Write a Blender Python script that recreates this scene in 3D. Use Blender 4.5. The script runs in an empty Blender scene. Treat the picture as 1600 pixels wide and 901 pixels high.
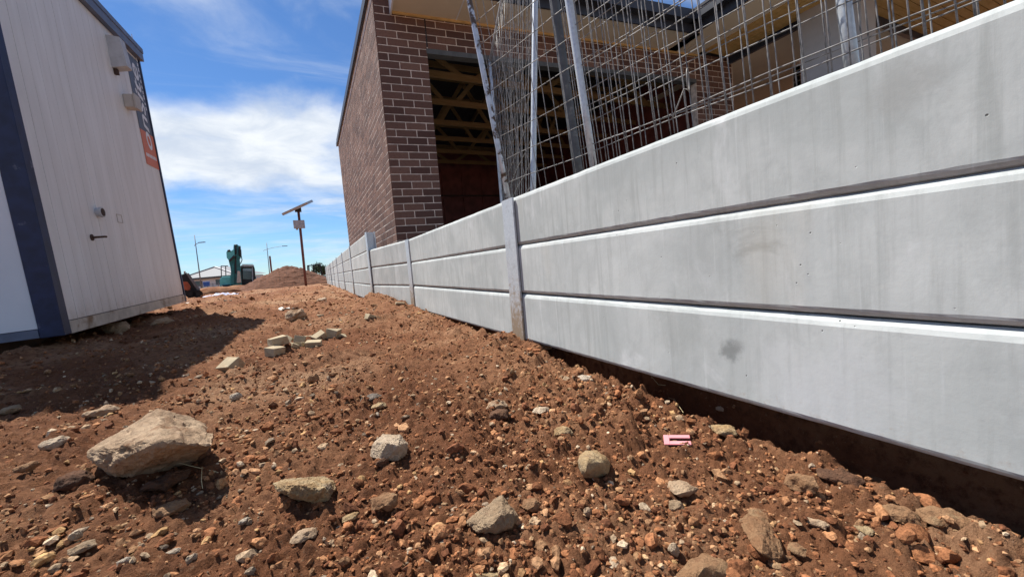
import bpy, bmesh, math, random
import numpy as np
from mathutils import Vector, Matrix, noise as mnoise

# ------------------------------------------------------------------ camera, sky, sun, exposure
F, ROLL, PITCH, YAW = 620.0, math.radians(4.858), math.radians(3.93), math.radians(26.69)   # focal length in pixels of a 1600 px wide frame
def ray(x, y):
    """direction through pixel (x, y) of the 1600x901 frame, forward component 1, camera at the origin"""
    dx, dy = x - 800.0, y - 450.5
    a = dx * math.cos(ROLL) - dy * math.sin(ROLL)
    b = dx * math.sin(ROLL) + dy * math.cos(ROLL)
    fw = F * math.cos(PITCH) - b * math.sin(PITCH)
    up = -b * math.cos(PITCH) - F * math.sin(PITCH)
    return Vector((a * math.cos(YAW) + fw * math.sin(YAW), -a * math.sin(YAW) + fw * math.cos(YAW), up)) / F
def at(x, y, s): return ray(x, y) * s
def on_x(x, y, X): r = ray(x, y); return r * (X / r.x)
def on_y(x, y, Y): r = ray(x, y); return r * (Y / r.y)
def on_z(x, y, Z): r = ray(x, y); return r * (Z / r.z)

S = bpy.context.scene
COL = S.collection
cam = bpy.data.objects.new('camera', bpy.data.cameras.new('camera'))
COL.objects.link(cam)
fwd = ray(800, 450.5).normalized()
rgt = (ray(801, 450.5) - ray(800, 450.5)).normalized()
upv = (ray(800, 449.5) - ray(800, 450.5)).normalized()
cam.matrix_world = Matrix((rgt, upv, -fwd)).transposed().to_4x4()
cam.data.sensor_width = 36.0
cam.data.lens = F / 1600 * 36
cam.data.clip_start = 0.02
cam.data.clip_end = 3000
S.camera = cam

SUN_EL, SUN_AZ = math.radians(57.5), math.radians(-31.0)      # azimuth from +Y towards +X
W = bpy.data.worlds.new('World'); S.world = W; W.use_nodes = True
nt = W.node_tree; nt.nodes.clear()
def wn(t, **k):
    n = nt.nodes.new(t)
    for a, b in k.items(): setattr(n, a, b)
    return n
def wm(op, a, b=None, c=None, clamp=False):
    n = wn('ShaderNodeMath', operation=op, use_clamp=clamp)
    for i, v in enumerate((a, b, c)):
        if v is None: continue
        if isinstance(v, (int, float)): n.inputs[i].default_value = v
        else: nt.links.new(v, n.inputs[i])
    return n.outputs[0]
def wramp(v, lo, hi):
    n = wn('ShaderNodeMapRange', interpolation_type='SMOOTHSTEP')
    nt.links.new(v, n.inputs['Value']); n.inputs['From Min'].default_value = lo; n.inputs['From Max'].default_value = hi
    return n.outputs[0]
sky = wn('ShaderNodeTexSky', sky_type='NISHITA', sun_disc=False, sun_elevation=SUN_EL, sun_rotation=SUN_AZ,
         altitude=0.0, air_density=1.0, dust_density=0.0, ozone_density=3.5)
tc = wn('ShaderNodeTexCoord'); sep = wn('ShaderNodeSeparateXYZ'); nt.links.new(tc.outputs['Generated'], sep.inputs[0])
zz = sep.outputs[2]
den = wm('ADD', wm('MAXIMUM', zz, 0.0), 0.16)
px_, py_ = wm('DIVIDE', sep.outputs[0], den), wm('DIVIDE', sep.outputs[1], den)
cmb = wn('ShaderNodeCombineXYZ'); nt.links.new(px_, cmb.inputs[0]); nt.links.new(py_, cmb.inputs[1])
def wnoise(scale, detail, rough, dist=0.0, vec=None, loc=(0, 0, 0), sc=(1, 1, 1), rot=0.0):
    mp = wn('ShaderNodeMapping'); nt.links.new(vec or cmb.outputs[0], mp.inputs[0])
    mp.inputs['Location'].default_value = loc; mp.inputs['Scale'].default_value = sc; mp.inputs['Rotation'].default_value = (0, 0, rot)
    n = wn('ShaderNodeTexNoise'); nt.links.new(mp.outputs[0], n.inputs['Vector'])
    n.inputs['Scale'].default_value = scale; n.inputs['Detail'].default_value = detail
    n.inputs['Roughness'].default_value = rough; n.inputs['Distortion'].default_value = dist
    return n.outputs['Fac']
band = wm('MULTIPLY', wramp(zz, 0.10, 0.22), wm('SUBTRACT', 1.0, wramp(zz, 0.30, 0.40)))
n1 = wnoise(1.15, 9, 0.56, 0.35, loc=(3.1, 1.7, 0))
cum = wramp(wm('ADD', n1, wm('MULTIPLY', band, 0.25)), 0.56, 0.84)
n2 = wnoise(1.5, 9, 0.6, 0.9, loc=(7.3, 2.2, 0), sc=(0.6, 1.5, 1), rot=0.5)
cir = wm('MULTIPLY', wramp(n2, 0.40, 0.78), 0.62)
n3 = wnoise(2.6, 6, 0.55, 0.2, vec=tc.outputs['Generated'], loc=(0.4, 0.2, 0.1), sc=(1, 1, 9))
low = wm('MULTIPLY', wm('MULTIPLY', wramp(n3, 0.50, 0.74), 0.5), wm('SUBTRACT', 1.0, wramp(zz, 0.16, 0.28)))
mask = wm('MAXIMUM', wm('MAXIMUM', cum, cir), low)
mask = wm('MULTIPLY', mask, wramp(zz, -0.02, 0.05))
tex = wnoise(3.2, 8, 0.6, 0.5)
cl = wn('ShaderNodeMix', data_type='RGBA'); nt.links.new(wramp(tex, 0.3, 0.7), cl.inputs[0])
cl.inputs[6].default_value = (7.6, 8.6, 10.2, 1); cl.inputs[7].default_value = (11.2, 11.7, 12.2, 1)
blue = wn('ShaderNodeMix', data_type='RGBA', blend_type='MULTIPLY'); blue.inputs[0].default_value = 1.0
nt.links.new(sky.outputs[0], blue.inputs[6]); blue.inputs[7].default_value = (0.86, 1.16, 1.48, 1)
mx = wn('ShaderNodeMix', data_type='RGBA'); nt.links.new(mask, mx.inputs[0]); nt.links.new(blue.outputs[2], mx.inputs[6]); nt.links.new(cl.outputs[2], mx.inputs[7])
bg = wn('ShaderNodeBackground'); nt.links.new(mx.outputs[2], bg.inputs[0]); bg.inputs[1].default_value = 0.05
wo = wn('ShaderNodeOutputWorld'); nt.links.new(bg.outputs[0], wo.inputs[0])

sd = Vector((math.sin(SUN_AZ) * math.cos(SUN_EL), math.cos(SUN_AZ) * math.cos(SUN_EL), math.sin(SUN_EL)))
sun = bpy.data.objects.new('sun', bpy.data.lights.new('sun', 'SUN')); COL.objects.link(sun)
sun.data.energy = 5.0; sun.data.angle = math.radians(0.53); sun.data.color = (1.0, 0.955, 0.89)
sun.rotation_euler = sd.to_track_quat('Z', 'Y').to_euler()
sun.location = sd * 40
S.view_settings.view_transform = 'Standard'; S.view_settings.look = 'None'
S.view_settings.exposure = 0.78; S.view_settings.gamma = 1.0; S.view_settings.use_curve_mapping = False

# ------------------------------------------------------------------ helpers
rng = np.random.default_rng(7); random.seed(7)
def tag(o, label=None, cat=None, group=None, kind=None):
    if label: o['label'] = label
    if cat: o['category'] = cat
    if group: o['group'] = group
    if kind: o['kind'] = kind
    return o
def empty(name, loc=(0, 0, 0), rot=None, parent=None):
    o = bpy.data.objects.new(name, None); COL.objects.link(o); o.empty_display_size = 0.1
    if isinstance(rot, Matrix): o.matrix_world = Matrix.Translation(loc) @ rot.to_4x4()
    else:
        o.location = loc
        if rot: o.rotation_euler = rot
    if parent: o.parent = parent
    return o
def link(name, me, mat=None, parent=None, smooth=False):
    o = bpy.data.objects.new(name, me); COL.objects.link(o)
    if mat and not me.materials: me.materials.append(mat)
    if smooth: me.polygons.foreach_set('use_smooth', [True] * len(me.polygons))
    if parent: o.parent = parent
    return o
class MB:
    """collects vertices and faces of one mesh"""
    def __init__(s): s.v, s.f = [], []
    def add(s, vs, fs):
        b = len(s.v); s.v += [tuple(v) for v in vs]; s.f += [tuple(i + b for i in f) for f in fs]; return s
    def box(s, x0, x1, y0, y1, z0, z1, M=None):
        vs = [Vector((x, y, z)) for z in (z0, z1) for y in (y0, y1) for x in (x0, x1)]
        if M is not None: vs = [M @ v for v in vs]
        return s.add(vs, [(0, 2, 3, 1), (4, 5, 7, 6), (0, 1, 5, 4), (2, 6, 7, 3), (0, 4, 6, 2), (1, 3, 7, 5)])
    def bar(s, a, b, w, h, upd=(0, 0, 1)):
        a, b = Vector(a), Vector(b); d = (b - a); L = d.length; d.normalize(); u = Vector(upd)
        if abs(d.dot(u)) > .98: u = Vector((1, 0, 0))
        x = d.cross(u).normalized(); z = x.cross(d)
        M = Matrix((x, d, z)).transposed().to_4x4(); M.translation = a
        return s.box(-w / 2, w / 2, 0, L, -h / 2, h / 2, M)
    def tube(s, pts, r, n=6, cap=True):
        pts = [Vector(p) for p in pts]; rs = r if isinstance(r, (list, tuple)) else [r] * len(pts)
        vs, fs = [], []; prev = None
        for i, p in enumerate(pts):
            d = (pts[min(i + 1, len(pts) - 1)] - pts[max(i - 1, 0)]).normalized()
            if prev is None:
                x = d.orthogonal().normalized()
            else: x = (prev - d * prev.dot(d)).normalized()
            prev = x; y = d.cross(x)
            for k in range(n):
                a = 2 * math.pi * k / n; vs.append(p + (x * math.cos(a) + y * math.sin(a)) * rs[i])
        for i in range(len(pts) - 1):
            for k in range(n):
                fs.append((i * n + k, i * n + (k + 1) % n, (i + 1) * n + (k + 1) % n, (i + 1) * n + k))
        if cap: fs += [tuple(range(n - 1, -1, -1)), tuple(range((len(pts) - 1) * n, len(pts) * n))]
        return s.add(vs, fs)
    def prism(s, poly, y0, y1, M=None):
        """poly of (x, z) points, extruded along y"""
        n = len(poly); vs = [Vector((p[0], y, p[1])) for y in (y0, y1) for p in poly]
        if M is not None: vs = [M @ v for v in vs]
        return s.add(vs, [tuple(range(n)), tuple(range(2 * n - 1, n - 1, -1))] + [(i, i + n, (i + 1) % n + n, (i + 1) % n) for i in range(n)])
    def mesh(s, name='m', bevel=0.0, seg=1):
        me = bpy.data.meshes.new(name); me.from_pydata(s.v, [], s.f); 
        bm = bmesh.new(); bm.from_mesh(me)
        bmesh.ops.recalc_face_normals(bm, faces=bm.faces)
        if bevel: bmesh.ops.bevel(bm, geom=list(bm.edges), offset=bevel, segments=seg, affect='EDGES', clamp_overlap=True)
        bm.to_mesh(me); bm.free(); return me
    def build(s, name, mat, parent=None, bevel=0.0, seg=1, smooth=False):
        return link(name, s.mesh(name, bevel, seg), mat, parent, smooth)
def raw_mesh(name, v, f, col=None, smooth=False):
    """v (n,3), f (m,k) numpy arrays"""
    me = bpy.data.meshes.new(name); k = f.shape[1]
    me.vertices.add(len(v)); me.vertices.foreach_set('co', np.ascontiguousarray(v, np.float32).ravel())
    me.loops.add(f.size); me.loops.foreach_set('vertex_index', np.ascontiguousarray(f, np.int32).ravel())
    me.polygons.add(len(f)); me.polygons.foreach_set('loop_start', np.arange(0, f.size, k, dtype=np.int32))
    me.polygons.foreach_set('loop_total', np.full(len(f), k, np.int32))
    me.polygons.foreach_set('use_smooth', np.full(len(f), smooth))
    if col is not None:
        at_ = me.attributes.new('col', 'FLOAT_COLOR', 'POINT')
        at_.data.foreach_set('color', np.concatenate([col, np.ones((len(col), 1))], 1).astype(np.float32).ravel())
    me.update(calc_edges=True); me.validate(); return me

# ------------------------------------------------------------------ materials
class NT:
    def __init__(s, name):
        s.m = bpy.data.materials.new(name); s.m.use_nodes = True; s.t = s.m.node_tree
        s.b = s.t.nodes['Principled BSDF']; s.out = s.t.nodes['Material Output']
    def n(s, t, **k):
        n = s.t.nodes.new(t)
        for a, b in k.items(): setattr(n, a, b)
        return n
    def l(s, a, b): s.t.links.new(a, b)
    def vec(s, kind='Object', sc=(1, 1, 1), loc=(0, 0, 0)):
        c = s.n('ShaderNodeTexCoord'); m = s.n('ShaderNodeMapping'); s.l(c.outputs[kind], m.inputs[0])
        m.inputs['Scale'].default_value = sc; m.inputs['Location'].default_value = loc
        return m.outputs[0]
    def wpos(s, sc=(1, 1, 1), loc=(0, 0, 0)):
        g = s.n('ShaderNodeNewGeometry'); m = s.n('ShaderNodeMapping'); s.l(g.outputs['Position'], m.inputs[0])
        m.inputs['Scale'].default_value = sc; m.inputs['Location'].default_value = loc
        return m.outputs[0]
    def noise(s, v, scale, detail=4, rough=.55, dist=0.):
        n = s.n('ShaderNodeTexNoise'); s.l(v, n.inputs['Vector']); n.inputs['Scale'].default_value = scale
        n.inputs['Detail'].default_value = detail; n.inputs['Roughness'].default_value = rough; n.inputs['Distortion'].default_value = dist
        return n.outputs['Fac']
    def ramp(s, v, lo, hi):
        n = s.n('ShaderNodeMapRange', interpolation_type='SMOOTHSTEP'); s.l(v, n.inputs[0])
        n.inputs[1].default_value = lo; n.inputs[2].default_value = hi; return n.outputs[0]
    def math(s, op, a, b):
        n = s.n('ShaderNodeMath', operation=op)
        for i, v in enumerate((a, b)):
            if isinstance(v, (int, float)): n.inputs[i].default_value = v
            else: s.l(v, n.inputs[i])
        return n.outputs[0]
    def mix(s, f, a, b, mode='MIX'):
        n = s.n('ShaderNodeMix', data_type='RGBA', blend_type=mode)
        for i, v in ((0, f), (6, a), (7, b)):
            if isinstance(v, (int, float)): n.inputs[i].default_value = v
            elif isinstance(v, tuple): n.inputs[i].default_value = (*v, 1) if len(v) == 3 else v
            else: s.l(v, n.inputs[i])
        return n.outputs[2]
    def bump(s, h, strength, dist, prev=None):
        n = s.n('ShaderNodeBump'); s.l(h, n.inputs['Height']); n.inputs['Strength'].default_value = strength; n.inputs['Distance'].default_value = dist
        if prev: s.l(prev, n.inputs['Normal'])
        return n.outputs[0]
    def fin(s, col, rough=.8, nrm=None, metal=0.0, spec=.4):
        if isinstance(col, tuple): s.b.inputs['Base Color'].default_value = (*col, 1)
        else: s.l(col, s.b.inputs['Base Color'])
        if isinstance(rough, (int, float)): s.b.inputs['Roughness'].default_value = rough
        else: s.l(rough, s.b.inputs['Roughness'])
        s.b.inputs['Metallic'].default_value = metal; s.b.inputs['Specular IOR Level'].default_value = spec
        if nrm: s.l(nrm, s.b.inputs['Normal'])
        return s.m
def simple(name, c, rough=.7, metal=0., var=.18, scale=9., bump=0.0, bscale=60., dirt=None, dl=.55, dh=.75, spec=.4, kind='Object'):
    t = NT(name); v = t.vec(kind)
    dark = tuple(x * (1 - var) for x in c); lite = tuple(min(1, x * (1 + var)) for x in c)
    col = t.mix(t.ramp(t.noise(v, scale, 5), .3, .7), dark, lite)
    if dirt: col = t.mix(t.ramp(t.noise(v, scale * .6, 7, .65), dl, dh), col, dirt)
    nr = t.bump(t.noise(v, bscale, 5, .6), bump, .004) if bump else None
    return t.fin(col, rough, nr, metal, spec)

def mat_soil():
    t = NT('soil'); p = t.wpos()
    a = t.mix(t.ramp(t.noise(p, 2.2, 6, .6), .35, .68), (.200, .081, .037), (.320, .155, .077))
    a = t.mix(t.math('MULTIPLY', t.ramp(t.noise(p, 1.1, 4, .6), .46, .70), .65), a, (.44, .28, .165))
    a = t.mix(t.ramp(t.noise(p, 38, 5, .7), .42, .70), a, (.135, .057, .028))
    a = t.mix(t.math('MULTIPLY', t.ramp(t.noise(p, 130, 3, .7), .60, .72), .75), a, (.36, .22, .13))
    b = t.bump(t.noise(p, 90, 7, .75), 1.0, .018)
    b = t.bump(t.noise(p, 420, 4, .7), .6, .003, b)
    return t.fin(a, .95, b, spec=.15)
def mat_clod():
    t = NT('clods'); at_ = t.n('ShaderNodeAttribute', attribute_name='col'); p = t.wpos()
    c = t.mix(t.ramp(t.noise(p, 160, 4, .7), .3, .72), (.55, .52, .50), (1.35, 1.3, 1.25))
    a = t.mix(1.0, at_.outputs['Color'], c, 'MULTIPLY')
    b = t.bump(t.noise(p, 260, 5, .7), .7, .004)
    return t.fin(a, .93, b, spec=.15)
def mat_rock(name, c1, c2, c3, sc=18):
    t = NT(name); v = t.wpos()
    a = t.mix(t.ramp(t.noise(v, sc, 7, .62, .6), .36, .64), c1, c2)
    a = t.mix(t.ramp(t.noise(v, sc * .55, 6, .6, 1.0), .54, .70), a, c3)
    a = t.mix(t.math('MULTIPLY', t.ramp(t.noise(v, sc * 7, 5, .7), .56, .72), .6), a, tuple(x * .4 for x in c1))
    a = t.mix(t.math('MULTIPLY', t.ramp(t.noise(v, sc * 2.2, 5, .7), .52, .72), .6), a, (.18, .078, .04))
    b = t.bump(t.noise(v, sc * 3.2, 8, .72), 1.0, .016)
    b = t.bump(t.noise(v, sc * 16, 5, .7), .5, .002, b)
    return t.fin(a, .88, b, spec=.25)
def mat_concrete():
    t = NT('precast_concrete'); p = t.wpos(); g = t.n('ShaderNodeObjectInfo')
    vo = t.n('ShaderNodeVectorMath', operation='ADD'); t.l(p, vo.inputs[0])
    of = t.n('ShaderNodeCombineXYZ'); r10 = t.math('MULTIPLY', g.outputs['Random'], 37.0); t.l(r10, of.inputs[1]); t.l(r10, of.inputs[2]); t.l(of.outputs[0], vo.inputs[1])
    def mp(sc):
        m = t.n('ShaderNodeMapping'); t.l(vo.outputs[0], m.inputs[0]); m.inputs['Scale'].default_value = sc; return m.outputs[0]
    a = t.mix(t.ramp(t.noise(mp((1, 1, 1)), 3.4, 6, .6, .4), .34, .68), (.390, .420, .414), (.505, .533, .523))
    a = t.mix(t.math('MULTIPLY', t.ramp(t.noise(mp((1, 1, .05)), 42, 6, .65), .47, .70), .62), a, (.325, .347, .336))          # run-off streaks
    a = t.mix(t.math('MULTIPLY', t.ramp(t.noise(mp((1, 1, .5)), 5.5, 6, .62, .8), .57, .74), .6), a, (.64, .665, .67))     # pale laitance
    a = t.mix(t.math('MULTIPLY', t.ramp(t.noise(mp((1, 1, 1)), 4.2, 7, .68, .5), .64, .78), .75), a, (.26, .275, .262))     # dark blotches
    a = t.mix(t.math('MULTIPLY', t.ramp(t.noise(mp((1, 1, .3)), 2.6, 4, .6), .62, .80), .35), a, (.42, .375, .29))         # faint mud tint
    vor = t.n('ShaderNodeTexVoronoi'); t.l(mp((1, 1, 1)), vor.inputs['Vector']); vor.inputs['Scale'].default_value = 34
    hole = t.math('SUBTRACT', 1.0, t.ramp(vor.outputs['Distance'], .030, .065))
    hole = t.math('MULTIPLY', hole, t.ramp(t.noise(mp((1, 1, 1)), 9, 2), .50, .56))
    a = t.mix(hole, a, (.09, .09, .085))
    a = t.mix(t.math('MULTIPLY', t.ramp(t.noise(mp((1, 1, .6)), 13, 8, .72, .6), .46, .66), .35), a, (.33, .352, .345))
    a = t.mix(t.math('MULTIPLY', t.ramp(t.noise(mp((1, 1, .035)), 75, 4, .6), .60, .72), .35), a, (.57, .60, .60))
    br = t.n('ShaderNodeBrightContrast'); t.l(a, br.inputs[0]); t.l(t.math('MULTIPLY', t.math('SUBTRACT', g.outputs['Random'], .5), .055), br.inputs[1]); a = br.outputs[0]
    def spot(c, r, k, col, ns=22):
        nonlocal a
        d = t.n('ShaderNodeVectorMath', operation='DISTANCE'); t.l(p, d.inputs[0]); d.inputs[1].default_value = c
        f = t.math('SUBTRACT', 1.0, t.ramp(t.math('ADD', d.outputs['Value'], t.math('MULTIPLY', t.math('SUBTRACT', t.noise(p, ns, 6, .7), .5), r * 1.6)), r * .25, r * 1.15))
        a = t.mix(t.math('MULTIPLY', f, k), a, col)
    spot(tuple(on_x(1290, 625, .785)), .13, .55, (.56, .585, .60), 9); spot(tuple(on_x(1140, 548, .785)), .028, .8, (.20, .215, .21), 60); spot(tuple(on_x(1152, 540, .785)), .018, .6, (.24, .25, .245), 80)
    spot(tuple(on_x(1060, 520, .785)), .10, .35, (.30, .32, .305), 30); spot(tuple(on_x(1100, 395, .785)), .10, .3, (.31, .33, .325), 25); spot(tuple(on_x(1410, 140, .785)), .05, .4, (.31, .315, .30), 25)
    spz = t.n('ShaderNodeSeparateXYZ'); t.l(p, spz.inputs[0])
    sk = t.math('ADD', t.math('MULTIPLY', t.math('ADD', spz.outputs[2], .30), -7.0), t.math('MULTIPLY', t.math('SUBTRACT', t.noise(p, 70, 7, .8), .5), 2.6))
    a = t.mix(t.math('MULTIPLY', t.ramp(sk, .15, .9), .45), a, (.30, .19, .11))
    b = t.bump(t.noise(mp((1, 1, 1)), 90, 6, .65), .10, .003)
    b = t.bump(t.math('SUBTRACT', 1.0, hole), .6, .003, b)
    return t.fin(a, .78, b, spec=.3)
def mat_galv(mud=True):
    t = NT('galvanised_steel' + ('_muddy' if mud else '')); p = t.wpos()
    v = t.n('ShaderNodeTexVoronoi'); t.l(p, v.inputs['Vector']); v.inputs['Scale'].default_value = 90
    a = t.mix(v.outputs['Distance'], (.47, .51, .545), (.60, .64, .67))
    a = t.mix(t.math('MULTIPLY', t.ramp(t.noise(p, 22, 6, .65), .52, .72), .5), a, (.28, .29, .30))
    met = .45
    if mud:
        s = t.n('ShaderNodeSeparateXYZ'); t.l(p, s.inputs[0])
        k = t.math('ADD', t.math('MULTIPLY', s.outputs[2], -3.2), t.math('MULTIPLY', t.math('SUBTRACT', t.noise(p, 45, 6, .75), .5), 2.6))
        f = t.ramp(k, .25, .95); a = t.mix(f, a, (.33, .27, .20)); met = .30
    return t.fin(a, .42, t.bump(t.noise(p, 120, 4), .12, .002), met)
def mat_brick(name, c1, c2, c3):
    t = NT(name); p = t.wpos(); g = t.n('ShaderNodeObjectInfo'); at_ = t.n('ShaderNodeAttribute', attribute_name='col')
    s = t.n('ShaderNodeSeparateColor'); t.l(at_.outputs['Color'], s.inputs[0])
    rnd = t.math('FRACT', t.math('ADD', g.outputs['Random'], s.outputs[0]), 0)
    a = t.mix(rnd, c1, c2)
    a = t.mix(t.math('MULTIPLY', t.ramp(t.noise(p, 60, 6, .7), .48, .72), .6), a, c3)
    return t.fin(a, .9, t.bump(t.noise(p, 140, 6, .7), .6, .004), spec=.2)
def mat_clad():
    t = NT('weathered_white_cladding'); v = t.vec('Object')
    def mp(sc):
        m = t.n('ShaderNodeMapping'); t.l(v, m.inputs[0]); m.inputs['Scale'].default_value = sc; return m.outputs[0]
    a = t.mix(t.ramp(t.noise(mp((1, 1, .12)), 9, 5, .6), .35, .7), (.70, .69, .675), (.78, .775, .765))
    a = t.mix(t.math('MULTIPLY', t.ramp(t.noise(mp((1, 1, .3)), 3.1, 7, .65, .6), .50, .74), .5), a, (.64, .615, .585))
    s = t.n('ShaderNodeSeparateXYZ'); t.l(v, s.inputs[0])
    k = t.math('ADD', t.math('MULTIPLY', s.outputs[2], -2.2), t.noise(mp((1, 1, .5)), 14, 6, .7))
    a = t.mix(t.math('MULTIPLY', t.ramp(k, .0, .62), .5), a, (.40, .31, .23))
    a = t.mix(t.math('MULTIPLY', t.ramp(t.noise(mp((1, 1, 1)), 34, 5, .75), .70, .78), .6), a, (.26, .20, .15))
    return t.fin(a, .55, t.bump(t.noise(mp((1, 1, 1)), 6, 3), .15, .01), spec=.4)
def mat_timber(name, c1, c2):
    t = NT(name); v = t.vec('Object', (1, 1, 1)); p = t.wpos((2, 9, 30))
    a = t.mix(t.ramp(t.noise(p, 2.2, 5, .6, .5), .3, .7), c1, c2)
    return t.fin(a, .8, None, spec=.25)
M = dict(
    soil=mat_soil(), clod=mat_clod(), concrete=mat_concrete(), galv_mud=mat_galv(True), galv=mat_galv(False),
    rock_tan=mat_rock('rock_tan', (.31, .205, .125), (.45, .325, .21), (.24, .135, .07), 11),
    rock_ochre=mat_rock('rock_ochre', (.40, .255, .12), (.50, .37, .21), (.29, .24, .18), 22),
    rock_grey=mat_rock('rock_grey', (.33, .225, .135), (.43, .31, .195), (.32, .19, .10), 24),
    rock_brown=mat_rock('rock_brown', (.30, .155, .075), (.38, .22, .115), (.40, .26, .14), 26),
    rock_pale=mat_rock('rock_pale', (.50, .375, .25), (.60, .475, .34), (.36, .25, .155), 22),
    rock_dark=mat_rock('rock_dark', (.115, .06, .036), (.175, .085, .046), (.22, .12, .065), 30),
    rock_white=mat_rock('rock_white', (.48, .39, .29), (.60, .51, .40), (.40, .30, .20), 30),
    rock_slate=mat_rock('rock_slate', (.16, .135, .11), (.24, .20, .16), (.29, .20, .125), 30),
    brick=mat_brick('dark_brown_brick', (.095, .052, .043), (.200, .115, .088), (.065, .038, .034)),
    mortar=simple('mortar', (.66, .58, .51), .95, var=.25, scale=14, bump=.5),
    pale_brick=simple('pale_paver_brick', (.39, .315, .20), .9, var=.18, scale=25, bump=.6, dirt=(.27, .165, .09), dl=.46, dh=.72),
    clad=mat_clad(), blue=simple('navy_paint', (.013, .022, .066), .5, var=.25, scale=14, dirt=(.10, .11, .16), dl=.62, dh=.72),
    fascia=simple('slate_blue_roof_trim', (.115, .135, .195), .5, var=.15),
    darkmetal=simple('charcoal_metal', (.030, .033, .042), .45, var=.15),
    bluebeam=simple('dark_blue_beam', (.022, .032, .055), .5),
    navyblack=simple('dark_navy_cap', (.028, .036, .062), .4, var=.2),
    soffit=simple('cream_soffit', (.66, .58, .45), .85, var=.04, scale=3),
    trim=simple('yellow_timber_trim', (.58, .40, .17), .8, var=.15),
    whitetrim=simple('white_painted_barge', (.70, .72, .76), .6, var=.05),
    lintel=simple('grey_steel_lintel', (.085, .095, .10), .6, var=.2),
    wrap=simple('maroon_wall_wrap', (.20, .062, .050), .7, var=.25, scale=5),
    pine=mat_timber('pine_framing', (.21, .135, .062), (.30, .195, .09)),
    lining=mat_timber('timber_lining_board', (.48, .30, .105), (.60, .40, .17)),
    render=simple('grey_render', (.40, .41, .43), .8, var=.05),
    tile=simple('dark_roof_tile', (.05, .05, .055), .8),
    slab=simple('concrete_slab', (.36, .35, .33), .9),
    wire=simple('galvanised_wire', (.23, .225, .22), .6, .25, var=.35, scale=60, kind='Object'),
    pole_rust=simple('galvanised_pole_rusty', (.52, .555, .60), .45, .6, var=.15, scale=20, dirt=(.105, .072, .055), dl=.50, dh=.56),
    pole_dark=simple('dull_grey_pipe', (.105, .11, .115), .6, .4, var=.2, scale=16, dirt=(.27, .26, .25), dl=.55, dh=.7),
    tie=simple('dark_tie_wire', (.20, .19, .18), .6, .3),
    box_grey=simple('grey_vent_box', (.46, .47, .49), .55, var=.10, scale=10, dirt=(.30, .24, .19), dl=.6, dh=.8),
    box_beige=simple('beige_vent_box', (.47, .43, .385), .6, var=.10, dirt=(.30, .23, .17), dl=.6, dh=.8),
    rust=simple('rusty_steel', (.07, .04, .028), .8, var=.3),
    sill=simple('muddy_sill_rail', (.50, .46, .40), .75, var=.15, dirt=(.24, .16, .10), dl=.5, dh=.7),
    endwall=simple('pale_blue_white_panel', (.66, .69, .74), .55, var=.04, scale=3),
    sign_grey=simple('slate_sign_vinyl', (.075, .085, .115), .5, var=.06),
    sign_orange=simple('orange_sign_vinyl', (.62, .150, .055), .5, var=.06),
    sign_white=simple('white_sign_vinyl', (.72, .72, .74), .5, var=.04),
    rubber=simple('black_rubber', (.018, .018, .018), .8), black=simple('black_machine_parts', (.016, .017, .019), .55, var=.3),
    teal=simple('teal_machine_paint', (.018, .155, .155), .4, var=.3, scale=4, dirt=(.05, .07, .06), dl=.55, dh=.75),
    teal_lite=simple('light_teal_cover', (.10, .42, .42), .4, var=.1),
    orange=simple('dull_orange_paint', (.42, .105, .05), .55, var=.2), silver=simple('worn_silver_steel', (.42, .37, .32), .5, .4),
    glass=simple('dark_cab_glass', (.03, .05, .065), .08, spec=.7, var=.05), cabtrim=simple('cab_grey', (.30, .33, .35), .5),
    housewall=simple('pale_render_house', (.60, .585, .56), .85, var=.03), houseroof=simple('light_grey_roof', (.20, .205, .215), .7, var=.08),
    housedark=simple('dark_gutter', (.075, .075, .08), .6), lamp=simple('grey_lamp_pole', (.16, .17, .19), .5, .3),
    redpole=simple('red_oxide_pole', (.155, .055, .042), .65, var=.2), panelback=simple('solar_panel_frame', (.33, .345, .35), .4, .4),
    solar=simple('solar_cells', (.012, .018, .045), .15), boxlight=simple('control_box_grey', (.36, .375, .385), .6),
    tarp=simple('blue_white_tarp', (.40, .43, .56), .5, var=.25, scale=3, bump=.5, bscale=6), bluebin=simple('blue_plastic', (.025, .10, .36), .5),
    pink=simple('pink_plastic', (.62, .235, .25), .55, var=.06, scale=30, dirt=(.50, .24, .20), dl=.58, dh=.8),
    paper=simple('white_scrap', (.60, .55, .47), .8, var=.08), straw=simple('dry_straw', (.60, .49, .27), .8),
    leaf=simple('dull_green_leaf', (.05, .085, .04), .8, var=.3), bark=simple('bark', (.10, .07, .05), .9), fencegrey=simple('far_grey_fence', (.34, .36, .38), .8),
    sky_reflect=simple('sky_reflection_paint', (.24, .36, .39), .2),  # sky reflected in the cab glass, painted as a pale blue colour
    mound=simple('dark_brown_dirt', (.115, .042, .017), .95, var=.35, scale=14, bump=1.0, bscale=30),
)

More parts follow.
